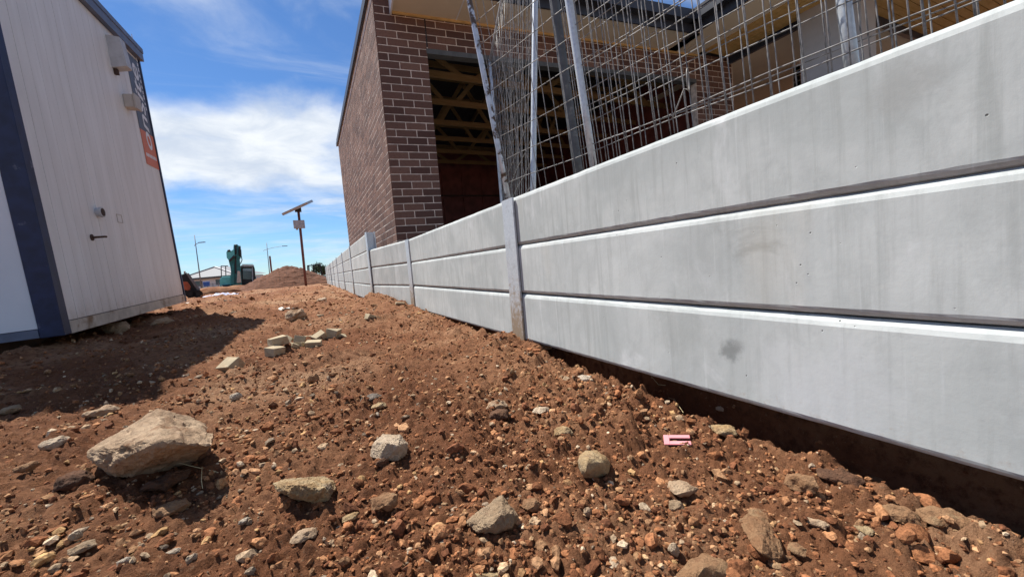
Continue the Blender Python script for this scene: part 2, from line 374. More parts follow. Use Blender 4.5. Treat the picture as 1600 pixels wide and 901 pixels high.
# ------------------------------------------------------------------ numpy noise
def hash2(ix, iy, seed):
    h = (ix.astype(np.int64) * 374761393 + iy.astype(np.int64) * 668265263 + seed * 1442695041) & 0x7fffffff
    h = ((h ^ (h >> 13)) * 1274126177) & 0x7fffffff
    h = ((h ^ (h >> 16)) * 1103515245 + 12345) & 0x7fffffff
    return (h >> 7) / float(1 << 24)
def perlin(x, y, seed):
    ix, iy = np.floor(x), np.floor(y); fx, fy = x - ix, y - iy
    u, v = fx * fx * fx * (fx * (fx * 6 - 15) + 10), fy * fy * fy * (fy * (fy * 6 - 15) + 10)
    def g(a, b):
        t = hash2(ix + a, iy + b, seed) * 2 * np.pi
        return np.cos(t) * (fx - a) + np.sin(t) * (fy - b)
    return ((g(0, 0) * (1 - u) + g(1, 0) * u) * (1 - v) + (g(0, 1) * (1 - u) + g(1, 1) * u) * v) * 1.4
def lumps(x, y, seed, fill=.7):
    """overlapping rounded clods on a jittered grid, 0..1"""
    ix, iy = np.floor(x), np.floor(y); best = np.zeros_like(x)
    for a in (-1, 0, 1):
        for b in (-1, 0, 1):
            cx, cy = ix + a, iy + b
            ox, oy = cx + hash2(cx, cy, seed), cy + hash2(cx, cy, seed + 1)
            r = .25 + .45 * hash2(cx, cy, seed + 2); k = (hash2(cx, cy, seed + 3) < fill) * (.4 + .6 * hash2(cx, cy, seed + 4))
            d2 = ((x - ox) ** 2 + (y - oy) ** 2) / r ** 2
            best = np.maximum(best, np.sqrt(np.clip(1 - d2, 0, 1)) * r * k * 2)
    return best
def sst(x, a, b):
    t = np.clip((x - a) / (b - a), 0, 1); return t * t * (3 - 2 * t)

# ------------------------------------------------------------------ ground
POSTS = [(.785, -2.48), (.785, -.48), (.785, 1.52), (.785, 3.50), (.628, 4.86), (.63, 7.11), (.632, 9.05), (.648, 11.3), (.66, 13.4), (.668, 15.4), (.68, 17.5), (.69, 19.6), (.70, 21.6)]
PY = [p[1] for p in POSTS]; PX = [p[0] for p in POSTS]
def wall_x(y): return np.interp(y, PY, PX)
def base(x, y):
    x, y = np.asarray(x, float), np.asarray(y, float)
    gc = np.interp(y, [-3, .3, .8, 1.5, 3, 5, 8, 12, 17, 25, 40, 120, 900], [-.43, -.415, -.40, -.375, -.345, -.325, -.285, -.27, -.32, -.36, -.42, -.6, -.9])
    gl = np.interp(y, [-3, .8, 2, 3.5, 5.5, 8, 12, 17, 25, 40, 120, 900], [-.43, -.40, -.37, -.325, -.25, -.255, -.27, -.32, -.36, -.42, -.6, -.9])
    gw = np.interp(y, [-3, .2, 1.0, 1.42, 1.56, 1.8, 3.2, 3.45, 3.8, 4.5, 4.8, 5.2, 7, 9, 14, 25, 900], [-.42, -.41, -.40, -.345, -.34, -.355, -.345, -.33, -.305, -.31, -.325, -.35, -.35, -.325, -.31, -.36, -.9])
    xw = wall_x(y)
    h = gc + (gl - gc) * sst(-x, .2, 1.3)
    h = h + (gw - h) * sst(x, xw - .55, xw - .06) * (y < 40)
    und = .022 * perlin(x * 1.3, y * 1.3, 3) + .013 * perlin(x * 4.1, y * 4.1, 4)
    h = h + und * (1 - .6 * sst(x, xw - .3, xw)) * np.clip(np.hypot(x, y) / .8, .25, 1.4)
    h += .055 * np.exp(-(((x - (xw - .17)) / .16) ** 2 + ((y - 4.1) / .42) ** 2))
    h += .05 * np.exp(-(((x + .95) / .25) ** 2 + ((y - 6.6) / .7) ** 2))
    tr = np.interp(y, [-3, 1.28, 1.44, 1.62, 1.85, 3.2, 3.42, 4.7, 5.1, 6.9, 7.2, 25], [-.49, -.48, -.36, -.36, -.44, -.42, -.35, -.35, -.43, -.43, -.36, -.38])
    inw = (y < 22.5) & (y > -4)
    edge = .025 * perlin(y * 9, y * 0 + 2.2, 8) + .018 * perlin(y * 27, y * 0 + 5.1, 9)
    k = sst(x + edge, xw - .035, xw + .035) * inw
    h = h + (tr - h) * k * (x < xw + 2)
    pad = .10 - .2 * sst(y, 19, 24)
    h = np.where(inw, h + (pad - h) * sst(x, xw + .10, xw + .16) * (1 - sst(x, 16, 22)), h)
    return h
def detail(x, y):
    r = np.hypot(x, y); xw = wall_x(y)
    d = .018 * lumps(x * 9, y * 9, 11, .38) * np.clip(r / .7, .5, 1)
    d += .0130 * lumps(x * 22, y * 22, 21, .66) + .0128 * lumps(x * 48, y * 48, 31, .85)
    d += .0062 * lumps(x * 105, y * 105, 41, .85) * (r < 3.5) + .0030 * lumps(x * 190, y * 190, 43, .9) * (r < 1.3)
    d += (.030 * lumps(x * 3.6, y * 3.6, 45, .5) + .016 * lumps(x * 9.5, y * 9.5, 46, .55)) * sst(r, 2.0, 4.5)
    patch = .72 + .38 * sst(perlin(x * 1.7, y * 1.7, 51) + .15 * perlin(x * 7, y * 7, 52), -.22, .25)
    crumb = .030 * np.exp(-((x - (xw - .09)) / .10) ** 2) * lumps(x * 14, y * 14, 61, .7) * (y < 2.2)
    return d * patch * np.where(x > xw + .13, .15, 1) + crumb * (x < xw - .005)
def hit(px, py):
    """where the ray through a pixel meets the ground"""
    r = ray(px, py); s = np.concatenate([np.arange(.2, 6, .004), np.arange(6, 60, .05)])
    d = s * r.z - base(s * r.x, s * r.y); i = int(np.argmax(d < 0)); return r * float(s[i]), float(s[i])

def build_ground():
    th = np.radians(np.concatenate([np.linspace(-180, -84, 33)[:-1], np.linspace(-84, 100, 600), np.linspace(100, 180, 28)[1:-1]]))
    r = [.06]
    while r[-1] < .26: r.append(r[-1] * 1.06)
    while r[-1] < 9: r.append(r[-1] * 1.0078)
    while r[-1] < 40: r.append(r[-1] * 1.016)
    while r[-1] < 1500: r.append(r[-1] * 1.10)
    r = np.array(r); R, T = np.meshgrid(r, th, indexing='ij'); x, y = R * np.sin(T), R * np.cos(T)
    z = base(x, y) + detail(x, y) * (R < 45)
    v = np.stack([x, y, z], -1).reshape(-1, 3); nr, n = len(r), len(th)
    i, j = np.meshgrid(np.arange(nr - 1), np.arange(n), indexing='ij'); j2 = (j + 1) % n
    f = np.stack([i * n + j, (i + 1) * n + j, (i + 1) * n + j2, i * n + j2], -1).reshape(-1, 4)
    c = len(v); v = np.concatenate([v, [[0, 0, float(base(0., 0.))]]])
    me = raw_mesh('ground', v, f[:, ::-1], smooth=True)
    bm = bmesh.new(); bm.from_mesh(me); bm.verts.ensure_lookup_table()
    for k in range(n): bm.faces.new((bm.verts[c], bm.verts[(k + 1) % n], bm.verts[k]))
    bm.to_mesh(me); bm.free()
    o = link('ground', me, M['soil']); return tag(o, kind='structure')
build_ground()

def ico(sub):
    bm = bmesh.new(); bmesh.ops.create_icosphere(bm, subdivisions=sub, radius=1)
    v = np.array([p.co[:] for p in bm.verts]); f = np.array([[q.index for q in p.verts] for p in bm.faces]); bm.free(); return v, f
def scatter(name, pos, size, sub, label, cols, flat=.75, sink=.25):
    """thousands of small clods joined in one mesh"""
    v0, f0 = ico(sub); n = len(pos); nv = len(v0); K = 24
    shapes = []
    for k in range(K):
        d = v0.copy(); pl = rng.normal(size=(7, 3)); pl /= np.linalg.norm(pl, axis=1)[:, None]; off = rng.uniform(.42, .85, 7)
        dn = np.clip(d @ pl.T, .05, None); rr = np.minimum(1.0, (off / dn).min(1)); d = d * rr[:, None] * (1 + rng.normal(0, .09, (nv, 1)))
        shapes.append(d)
    shapes = np.array(shapes)
    sh = shapes[rng.integers(0, K, n)]
    sc = size[:, None] * np.stack([rng.uniform(.75, 1.35, n), rng.uniform(.65, 1.1, n), rng.uniform(.45, 1.0, n) * flat / .75], 1)
    sh = sh * sc[:, None, :]
    a = rng.uniform(0, 2 * np.pi, n); b = rng.normal(0, .35, n); ca, sa, cb, sb = np.cos(a), np.sin(a), np.cos(b), np.sin(b)
    Rz = np.zeros((n, 3, 3)); Rz[:, 0, 0] = ca; Rz[:, 0, 1] = -sa; Rz[:, 1, 0] = sa; Rz[:, 1, 1] = ca; Rz[:, 2, 2] = 1
    Rx = np.zeros((n, 3, 3)); Rx[:, 0, 0] = 1; Rx[:, 1, 1] = cb; Rx[:, 1, 2] = -sb; Rx[:, 2, 1] = sb; Rx[:, 2, 2] = cb
    sh = np.einsum('nij,nvj->nvi', Rz @ Rx, sh)
    p = pos.copy(); p[:, 2] += size * (.5 - sink) * flat
    v = (sh + p[:, None, :]).reshape(-1, 3); f = (f0[None] + (np.arange(n) * nv)[:, None, None]).reshape(-1, 3)
    c = np.repeat(cols, nv, axis=0)
    me = raw_mesh(name, v, f, c, smooth=False)
    o = link(name, me, M['clod']); return tag(o, label, 'gravel', kind='stuff')
SOILC = np.array([[.280, .122, .055], [.215, .090, .042], [.355, .178, .086], [.170, .070, .035], [.41, .235, .125], [.305, .134, .062]])
STONEC = np.array([[.44, .315, .195], [.35, .26, .17], [.46, .29, .135], [.27, .21, .15], [.54, .43, .30], [.40, .235, .115], [.32, .185, .095], [.38, .25, .14]])
def colours(n, stone, x, y):
    c = SOILC[rng.integers(0, len(SOILC), n)] * rng.uniform(.6, 1.25, (n, 1))
    gravel = sst(perlin(x * 1.2, y * 1.2, 71), -.1, .35) * .8 + .6 + .8 * sst(-x, .25, .8) * (y < 2.6)
    s = rng.random(n) < stone * gravel
    c[s] = STONEC[rng.integers(0, len(STONEC), int(s.sum()))] * rng.uniform(.75, 1.2, (int(s.sum()), 1)); return np.clip(c, 0, 1)
def spots(n, r0, r1, t0=-78, t1=98, p=2.0):
    t = np.radians(rng.uniform(t0, t1, n)); u = rng.random(n)
    r = (r0 ** (2 - p) + u * (r1 ** (2 - p) - r0 ** (2 - p))) ** (1 / (2 - p)) if p != 2 else r0 * (r1 / r0) ** u
    x, y = r * np.sin(t), r * np.cos(t); xw = wall_x(y)
    dens = .46 + .54 * sst(perlin(x * 1.9, y * 1.9, 81) + .5 * perlin(x * 6, y * 6, 82), -.35, .35)
    dens = np.maximum(dens, .95 * np.exp(-((x - xw + .1) / .14) ** 2))
    k = (rng.random(n) < dens) & (x < xw + .12) & ((x < xw - .01) | (rng.random(n) < .5)); return x[k], y[k]
def lay(name, n, r0, r1, s0, s1, alpha, sub, stone, label, p=2.0, flat=.75):
    x, y = spots(n, r0, r1, p=p); m = len(x); z = base(x, y) + detail(x, y)
    u = rng.random(m); size = s0 * (1 - u * (1 - (s0 / s1) ** alpha)) ** (-1 / alpha)
    scatter(name, np.stack([x, y, z], 1), size, sub, label, colours(m, stone, x, y), flat)
lay('coarse_gravel', 6500, .30, 3.4, .0050, .019, 2.3, 2, .20, 'coarse red clods and pale stones strewn over the near dirt', p=1.8)
lay('mid_gravel', 24000, .9, 5.5, .0045, .017, 2.1, 1, .20, 'crumbled clods and small stones over the middle of the track', p=1.5)
lay('fine_gravel', 46000, .28, 2.6, .0022, .0085, 2.0, 1, .15, 'fine brown crumbs and grit covering the near dirt', p=1.75)
lay('far_clods', 9000, 4.5, 19., .011, .060, 2.0, 1, .34, 'lumps and broken stones on the far end of the track', p=1.6)
lay('far_gravel', 22000, 3.0, 15., .006, .028, 2.2, 1, .30, 'scattered stones and clods on the dirt further off', p=1.85)

# ------------------------------------------------------------------ retaining wall
SH, ZB = .2022, -.341
def sleeper_mesh(L, h=.2004, t=.075, c=.011):
    prof = [(0.0012, .0085), (.0, .0125), (.0, h - c - .006), (.0022, h - c + .002), (.0058, h - .0035), (.012, h), (t - .008, h), (t, h - .008), (t, .008), (t - .008, 0), (.012, 0), (.0045, .0030)]
    mb = MB(); ys = [0, .007] + list(np.linspace(.03, L - .03, 90)) + [L - .007, L]; n = len(prof)
    for y in ys:
        ins = .004 if y in (0, L) else 0.0
        cx, cz = t / 2, h / 2
        for q, (x, z) in enumerate(prof):
            e = .0011 * mnoise.fractal(Vector((y * 14, q * 3.1, L)), .7, 2, 4) + (.0025 if mnoise.noise(Vector((y * 31, q // 3 * 5.3, L * 3))) > .52 else 0.0)
            e = e if q in (0, 1, 3, 4, 5, 11) else e * .12
            mb.v.append((x + (cx - x) / cx * ins + abs(e), y, z + (cz - z) / cz * ins - (e if z > cz else -e)))
    for i in range(len(ys) - 1):
        for k in range(n): mb.f.append((i * n + k, (i + 1) * n + k, (i + 1) * n + (k + 1) % n, i * n + (k + 1) % n))
    mb.f += [tuple(range(n)), tuple(range(len(ys) * n - 1, (len(ys) - 1) * n - 1, -1))]
    return mb.mesh('sleeper')
wall = empty('retaining_wall', (POSTS[2][0], POSTS[2][1], ZB)); W0 = Vector(wall.location)
tag(wall, 'long grey concrete sleeper retaining wall between galvanised posts', 'wall')
def hpost(z0, z1):
    mb = MB(); b, d, tf = .100, .098, .008
    P = [(-.011, -b / 2), (-.011, b / 2), (-.011 + tf, b / 2), (-.011 + tf, .004), (d - .011 - tf, .004), (d - .011 - tf, b / 2), (d - .011, b / 2), (d - .011, -b / 2), (d - .011 - tf, -b / 2), (d - .011 - tf, -.004), (-.011 + tf, -.004), (-.011 + tf, -b / 2)]
    n = len(P)
    mb.v = [(x, y, z) for z in (z0, z1) for (x, y) in P]
    mb.f = [tuple(range(n - 1, -1, -1)), tuple(range(n, 2 * n))] + [(i, (i + 1) % n, (i + 1) % n + n, i + n) for i in range(n)]
    return mb
for i, (x, y) in enumerate(POSTS):
    a = Vector((x, y)); nb = Vector(POSTS[min(i + 1, len(POSTS) - 1)]) - Vector(POSTS[max(i - 1, 0)])
    ang = math.atan2(-nb.x, nb.y)
    top = ZB + 3 * SH - .004 if i < 4 else ZB + 4 * SH + .004
    o = hpost(-.62, top).build('post', M['galv_mud'], wall); o.location = Vector((x, y, 0)) - W0; o.rotation_euler = (0, 0, ang)
smesh = {}
for i in range(len(POSTS) - 1):
    a, b = Vector(POSTS[i]), Vector(POSTS[i + 1]); d = b - a; L = round(d.length - .016, 3)
    if L not in smesh: smesh[L] = sleeper_mesh(L)
    for k in range(3 if i < 4 else 4):
        o = link('sleeper', smesh[L], M['concrete'], wall)
        o.location = Vector((a.x + d.x / d.length * .008 + random.uniform(-.0015, .0015), a.y + d.y / d.length * .008, ZB + k * SH + random.uniform(-.001, .001))) - W0
        o.rotation_euler = (random.uniform(-.0008, .0008), random.uniform(-.004, .004), math.atan2(-d.x, d.y))

# ------------------------------------------------------------------ brick house
house = empty('brick_house', (.955, 4.80, .10)); H0 = Vector(house.location)
tag(house, 'dark brown brick house with open garage behind the retaining wall', 'house')
def hp(name, mb, mat, parent=None, bevel=0.0):
    o = mb.build(name, mat, None, bevel); p = parent or house
    o.location = -(H0 if p is house else H0 + Vector(p.location)); o.parent = p; return o
CZ, BL, BH, CP = .10, .230, .076, .0860       # first course, brick length, height, course pitch
FA = math.atan2(-.405, 4.19); fdir = Vector((math.cos(FA), math.sin(FA), 0)); CORNER = Vector((.955, 4.80, 0))
def fpt(u, z, dpt=0.0):  # point on the front plane: u along, dpt outwards to the camera
    return CORNER + fdir * u + Vector((math.sin(FA), -math.cos(FA), 0)) * dpt + Vector((0, 0, z))
FM = Matrix(((fdir.x, -math.sin(FA), 0, 0), (fdir.y, math.cos(FA), 0, 0), (0, 0, 1, 0), (0, 0, 0, 1))); FM.translation = CORNER   # local x along, y inwards
SM = Matrix(((0, 1, 0, .955), (1, 0, 0, 4.80), (0, 0, 1, 0), (0, 0, 0, 1)))                                                     # side: local x along +Y, y inwards (+X)
TM = .110
fw = hp('front_wall', MB().box(.012, .57, .003, TM, CZ, 3.20, FM).box(.57, 4.79, .003, TM, 2.60, 3.05, FM).box(4.79, 5.60, .003, TM, CZ, 3.05, FM), M['mortar'])
sw = hp('side_wall', MB().box(.012, 5.95, .0016, TM - .004, CZ, 3.20, SM), M['mortar'])
bmesh_cache = {}
def brick_mesh(L):
    L = round(L, 3)
    if L not in bmesh_cache: bmesh_cache[L] = MB().box(0, L, 0, .10, 0, BH).mesh('brick')
    return bmesh_cache[L]
def brick(par, MX, x0, L, z, jit=.0010):
    o = link('brick', brick_mesh(L), M['brick'])
    o.parent = par; o.matrix_local = MX @ Matrix.Translation((x0, random.uniform(-jit, jit), z))
def rows(x0, x1, z0, z1, off=0):
    """(start, length, z) of the bricks of a running bond"""
    c = int(round((z0 - CZ) / CP))
    while CZ + c * CP + BH <= z1 + .02:
        x = x0 - (.12 if (c + off) % 2 else 0.0)
        while x < x1 - .03:
            a, b = max(x, x0), min(x + BL, x1)
            if b - a > .035: yield a, b - a, CZ + c * CP
            x += BL + .010
        c += 1
for a, L, z in rows(0, .57, CZ + CP * 2, 3.12): brick(fw, FM, a, L, z)
for a, L, z in rows(.585, 4.78, 2.60, 3.0, 1): brick(fw, FM, a, L, z)
for a, L, z in rows(4.80, 5.58, 1.73, 3.0): brick(fw, FM, a, L, z)
def brick_stuff(name, items, MX, par):
    mb = MB(); cs = []
    for a, L, z in items:
        j = random.uniform(-.001, .001); mb.box(a, a + L, j, .10, z, z + BH, MX); cs += [[random.random()] * 3] * 8
    v = np.array(mb.v); me = raw_mesh(name, v, np.array(mb.f), np.array(cs))
    bm = bmesh.new(); bm.from_mesh(me); bmesh.ops.recalc_face_normals(bm, faces=bm.faces); bm.to_mesh(me); bm.free()
    o = link(name, me, M['brick'], par); tag(o, kind='stuff')
side = list(rows(0, 5.95, CZ, 3.12, 1))
for a, L, z in side:
    if a < .20 and z > .3: brick(sw, SM, a, L, z)
brick_stuff('bricks', [s for s in side if not (s[0] < .20 and s[2] > .3)], SM, sw)
hp('coping', MB().box(-.10, 6.05, -.030, TM + .02, 3.20, 3.235, SM).box(-.10, 6.05, -.022, TM, 3.236, 3.36, SM), M['navyblack'])
hp('coping_lip', MB().box(-.11, 6.06, -.038, -.031, 3.19, 3.275, SM), M['darkmetal'])
hp('lintel', MB().box(.562, 4.80, -.004, .11, 2.545, 2.602, FM), M['lintel'])
hp('control_joint', MB().box(.571, .584, -.001, .02, 2.62, 3.0, FM), M['black'])
hp('soffit', MB().box(.20, 4.40, -.50, -.002, 2.97, 2.985, FM), M['soffit'])
for k in range(5): hp('soffit_joint', MB().box(.95 + k * .9, .965 + k * .9, -.50, -.002, 2.9655, 2.9692, FM), M['whitetrim'])
hp('eave_trim', MB().box(.20, 4.9, -.024, -.0035, 2.945, 2.9695, FM), M['trim'])
hp('barge_board', MB().box(.178, .197, -.56, -.0035, 2.93, 3.22, FM), M['whitetrim'])
hp('fascia', MB().box(.20, 4.21, -.525, -.502, 2.945, 3.16, FM), M['darkmetal'])
hp('gutter', MB().box(.20, 4.21, -.63, -.527, 3.06, 3.19, FM), M['darkmetal'])
hp('garage_roof', MB().add([fpt(.15, 3.195, .62), fpt(5.6, 3.195, .62), fpt(5.6, 3.195, -6.3), fpt(.15, 3.195, -5.9), fpt(2.9, 4.3, -2.4), fpt(2.9, 4.3, -3.6)],
    [(0, 1, 4), (1, 2, 5, 4), (2, 3, 5), (3, 0, 4, 5)]), M['tile'])
hp('floor_slab', MB().box(1.07, 7.4, 4.95, 10.6, .02, .12), M['slab'])
bw = hp('back_wall', MB().box(1.07, 6.5, 10.55, 10.70, .10, 3.6), M['wrap'])
for z in (.95, 1.9): hp('noggin', MB().box(1.1, 6.4, 10.50, 10.549, z, z + .04), M['rust'])
for k in range(10): hp('stud', MB().box(1.12 + k * .58, 1.155 + k * .58, 10.515, 10.5495, .12, 2.6), M['wrap'])
hp('wall_box', MB().box(2.62, 2.68, 10.47, 10.499, .80, .96), M['galv'])
hp('inner_side_wall', MB().box(1.068, 1.10, 4.95, 10.5, .10, 3.2), M['wrap'])
hp('inner_right_wall', MB().box(6.45, 6.6, 4.5, 10.6, .10, 3.6), M['wrap'])
for k in range(6):
    y = 5.45 + k * .88; t = empty('truss', Vector((1.1, y, 2.62)) - H0, parent=house); b = Vector((1.1, y, 2.62))
    def tp(name, a, c, w=.035, h=.09):
        o = MB().bar(Vector(a) - b, Vector(c) - b, w, h).build(name, M['pine'], t)
    tp('bottom_chord', (1.1, y, 2.66), (6.4, y, 2.66))
    zt = 3.02 + min(k, 5 - k) * .22
    tp('top_chord', (1.1, y, zt), (6.4, y, zt + .02))
    n = 4
    for q in range(n):
        xa = 1.25 + q * 1.2
        tp('web', (xa, y + .036, 2.68), (xa + .5, y + .036, zt - .02), .03, .07); tp('web', (xa + .5, y + .036, zt - .02), (xa + 1.0, y + .036, 2.68), .03, .07)
for k in range(3): hp('brace', MB().bar((1.3 + 1.5 * k, 5.4, 2.75), (2.6 + 1.5 * k, 10.2, 3.5), .035, .07), M['pine'])
# porch wing on the right
hp('porch_fascia', MB().box(5.14, 5.165, -.6, 4.10, 2.945, 3.16).box(5.03, 5.137, -.6, 4.05, 3.06, 3.20), M['darkmetal'])
hp('porch_roof', MB().add([(5.02, -.8, 3.205), (9.6, -.8, 4.6), (9.6, 6.5, 4.6), (5.02, 6.5, 3.205), (5.02, -.8, 3.17), (9.6, -.8, 4.56), (9.6, 6.5, 4.56), (5.02, 6.5, 3.17)],
    [(0, 1, 2, 3), (7, 6, 5, 4), (0, 4, 5, 1), (1, 5, 6, 2), (2, 6, 7, 3), (3, 7, 4, 0)]), M['tile'])
hp('porch_soffit', MB().box(5.166, 5.75, -.6, 4.45, 2.97, 2.985), M['soffit'])
for k in range(6): hp('ceiling_board', MB().box(5.752 + k * .098, 5.752 + k * .098 + .090, -.6, 4.2, 2.962, 2.982), M['lining'])
hp('ceiling_backing', MB().box(5.752, 11.0, -.6, 4.6, 2.99, 3.01), M['black'])
for k in range(22): hp('ceiling_board', MB().box(6.56, 10.8, 2.60 - k * .11, 2.60 - k * .11 + .10, 2.962, 2.982), M['lining'])
hp('porch_beam', MB().box(6.345, 6.40, 2.7, 4.2, 2.86, 2.981), M['bluebeam'])
hp('porch_beam', MB().box(6.56, 10.8, 2.702, 2.76, 2.86, 2.981), M['bluebeam'])
hp('inner_ceiling', MB().box(6.41, 10.8, 2.765, 6.1, 2.90, 2.985), M['soffit'])
hp('porch_column', MB().box(6.20, 6.56, 2.42, 3.09, .10, 2.960), M['render'])
ew = hp('entry_wall', MB().box(6.62, 10.5, 6.0016, 6.12, .10, 2.9), M['mortar'])
brick_stuff('bricks', list(rows(0, 3.85, 1.4, 2.88)), Matrix.Translation((6.62, 6.0, 0)), ew)
ew = hp('porch_wall', MB().box(7.6, 10.6, 3.8016, 3.92, .10, 2.9), M['mortar'])
brick_stuff('bricks', list(rows(0, 3.0, 1.4, 2.88)), Matrix.Translation((7.6, 3.80, 0)), ew)
o = MB().box(1.05, 12, -4, 4.30, .09, .125).build('added_bounce_slab', simple('pale_bounce_surface', (.25, .225, .19), .95, var=.3, scale=60, bump=.8)); tag(o, kind='structure')  # unseen pale slab, added to bounce light up to the soffit and garage

# ------------------------------------------------------------------ temporary fence panels leaning behind the wall
def fence_panel(label, LB, RB, LT, RT, nv, hz, pole, pole_r=.016, rail=True, seed=0, polemat='galv'):
    LB, RB, LT, RT = map(Vector, (LB, RB, LT, RT)); rd = random.Random(seed)
    root = empty('fence_panel', LB); tag(root, label, 'fence panel', 'temporary mesh fence panels behind the wall')
    def P(u, v): return (LB.lerp(RB, u)).lerp(LT.lerp(RT, u), v) - LB
    nrm = (RB - LB).cross(LT - LB).normalized()
    def part(name, pts, r, m, n=6): MB().tube(pts, r, n).build(name, m, root, smooth=True)
    part('end_pole', [P(0, v / 6) for v in range(7)], pole_r, M[polemat], 12)
    part('end_pole', [P(1, v / 6) for v in range(7)], .016, M['galv'], 10)
    if rail: part('bottom_rail', [P(u / 6, .012) for u in range(7)], .0105, M['galv'], 8)
    part('top_rail', [P(u / 6, .99) for u in range(7)], .014, M['galv'], 8)
    Ht = (LT - LB).length
    for i in range(nv):
        u = (i + .8) / (nv + .6); am = rd.uniform(.2, 1) * .008; ph = rd.uniform(0, 6.28); tl = rd.uniform(-.010, .010)
        pts = []
        for k in range(9):
            v = .015 + .97 * k / 8; pts.append(P(u + tl * (v - .5) * .8, v) + nrm * (am * math.sin(ph + v * 9) + .002))
        part('vertical_wire', pts, .00175, M['wire'], 5)
    z = .03; k = 0
    while z < Ht - .02:
        v = z / Ht; am = rd.uniform(.1, 1) * .005; ph = rd.uniform(0, 6.28)
        pts = [P(q / 14, v + .002 * math.sin(ph + q * 1.3)) + nrm * (am * math.sin(ph + q * .8) - .002) for q in range(15)]
        part('horizontal_wire', pts, .0018, M['wire'], 5)
        if k == 0: pass
        z += hz; k += 1
    return root
fence_panel('mesh fence panel with paint-flaked leaning left pole, nearest the first wall post', (.980, 1.885, .26), (1.25, -.46, .27), (.760, 1.97, 2.33), (1.62, -.22, 2.36), 40, .117, 0, .0145, seed=1, polemat='pole_rust')
fence_panel('mesh fence panel seen edge-on, running back towards the garage opening', (1.010, 1.735, .10), (1.90, 3.85, .10), (1.250, 1.76, 2.20), (1.95, 3.95, 2.16), 34, .125, 0, .0150, seed=2)
fence_panel('mesh fence panel with thick dull grey round end pole', (1.130, 1.455, .14), (1.50, -.93, .16), (.985, 1.50, 2.23), (1.60, -.70, 2.26), 38, .145, 0, .0215, False, seed=3, polemat='pole_dark')
fence_panel('mesh fence panel with bright galvanised pole just right of the thick grey pole', (1.060, 1.275, .25), (1.30, -1.10, .25), (.865, 1.30, 2.33), (1.40, -.83, 2.33), 38, .15, 0, .0150, True, seed=4)
fence_panel('mesh fence panel beside the grey porch column, pole streaked with rust', (1.190, .470, .20), (1.42, -1.9, .20), (1.15, .62, 2.30), (1.36, -1.6, 2.30), 32, .15, 0, .0150, True, seed=5)
tw = on_x(1075, 125, 1.02); rr = .023
lp = [Vector((math.cos(a) * rr * .7, math.cos(a) * rr * .4, math.sin(a) * rr * 1.35)) for a in np.linspace(-1.6, 5.4, 16)]
tp0 = on_x(1069, 139, 1.02) - tw; tp1 = on_x(1050, 187, 1.02) - tw
o = MB().tube(lp + [tp0, tp0.lerp(tp1, .5), tp1], .0021, 6).build('wire_tie', M['tie'], smooth=True); o.location = tw
tag(o, 'dark looped tie wire hanging from the fence mesh', 'wire')

# ------------------------------------------------------------------ site shed
L_ = Vector((.054, .998, .037)).normalized(); U_ = Vector((-.032, -.011, .999)); U_ = (U_ - L_ * U_.dot(L_)).normalized(); O_ = L_.cross(U_)   # O_ outwards (+X)
A_ = Vector((-1.397, 3.454, -.213)); RM = Matrix((L_, -O_, U_)).transposed()      # local x along the wall, y into the shed, z up
shed = empty('site_shed', A_, RM)
tag(shed, 'weathered white portable site shed with navy corner post', 'shed')
def sp(name, mb, mat, parent=None, bevel=0.0, smooth=False): return mb.build(name, mat, parent or shed, bevel, 1, smooth)
def face(px, py):   # pixel -> (along, up) on the shed wall facing the dirt track
    r = ray(px, py); t = A_.dot(O_) / r.dot(O_); p = r * t - A_; return p.dot(L_), p.dot(U_)
LEN, HT, DP = 2.195, 2.585, 6.0
sp('core', MB().box(.03, LEN - .02, .02, DP, .04, HT - .02), M['rust'])
npan = 20; x0 = .07; wpan = (LEN - .02 - x0) / npan
for k in range(npan):
    a = x0 + k * wpan; d = .0018 if k % 5 else .004
    mb = MB().prism([(a + .0006, .012), (a + .0014, .0), (a + wpan - d, .0), (a + wpan - .0015, .012)], .075, HT - .03, Matrix(((1, 0, 0, 0), (0, 0, 1, 0), (0, 1, 0, 0), (0, 0, 0, 1))))
    sp('wall_panel', mb, M['clad'])
# the end facing the camera
sp('corner_post', MB().box(-.012, .065, -.008, .105, -.01, HT + .03), M['blue'], bevel=.004)
for k in range(4): sp('end_panel', MB().box(-.002, .02, .109 + k * 1.1, 1.204 + k * 1.1, .05, HT - .03), M['endwall'])
sp('end_sill', MB().box(-.010, .03, .107, DP, -.005, .046), M['fascia'])
sp('bottom_rail', MB().box(.068, LEN, -.006, .05, -.01, .070), M['sill'])
sp('far_corner_trim', MB().box(LEN - .016, LEN + .012, -.010, .10, -.01, HT), M['blue'])
sp('roof_trim', MB().box(-.03, LEN + .025, -.040, DP, HT - .025, HT + .055), M['fascia'])
sp('roof_trim', MB().box(-.035, LEN + .03, -.046, DP, HT + .056, HT + .105), M['fascia'])
sp('roof', MB().box(-.02, LEN + .02, -.02, DP, HT + .106, HT + .14), M['fascia'])
for (x, y) in ((.22, .45), (.22, 2.2), (1.85, .45), (1.85, 2.2)): sp('support_block', MB().box(x - .09, x + .09, y - .07, y + .09, -.26, -.012), M['rust'])
sp('floor_beam', MB().box(.03, LEN, .35, .45, -.10, -.011), M['rust']); sp('floor_beam', MB().box(.03, LEN, 2.1, 2.2, -.10, -.011), M['rust'])
def vent(px0, py0, px1, py1, dep, mat, name):
    a0, b0 = face(px0, py0); a1, b1 = face(px1, py1)
    v = sp(name, MB().box(a0, a1, -dep, -.001, b1, b0), mat, bevel=.006); return v, a0, a1, b0, b1
a0, b0 = face(164, 54); a1, b1 = face(172, 100)
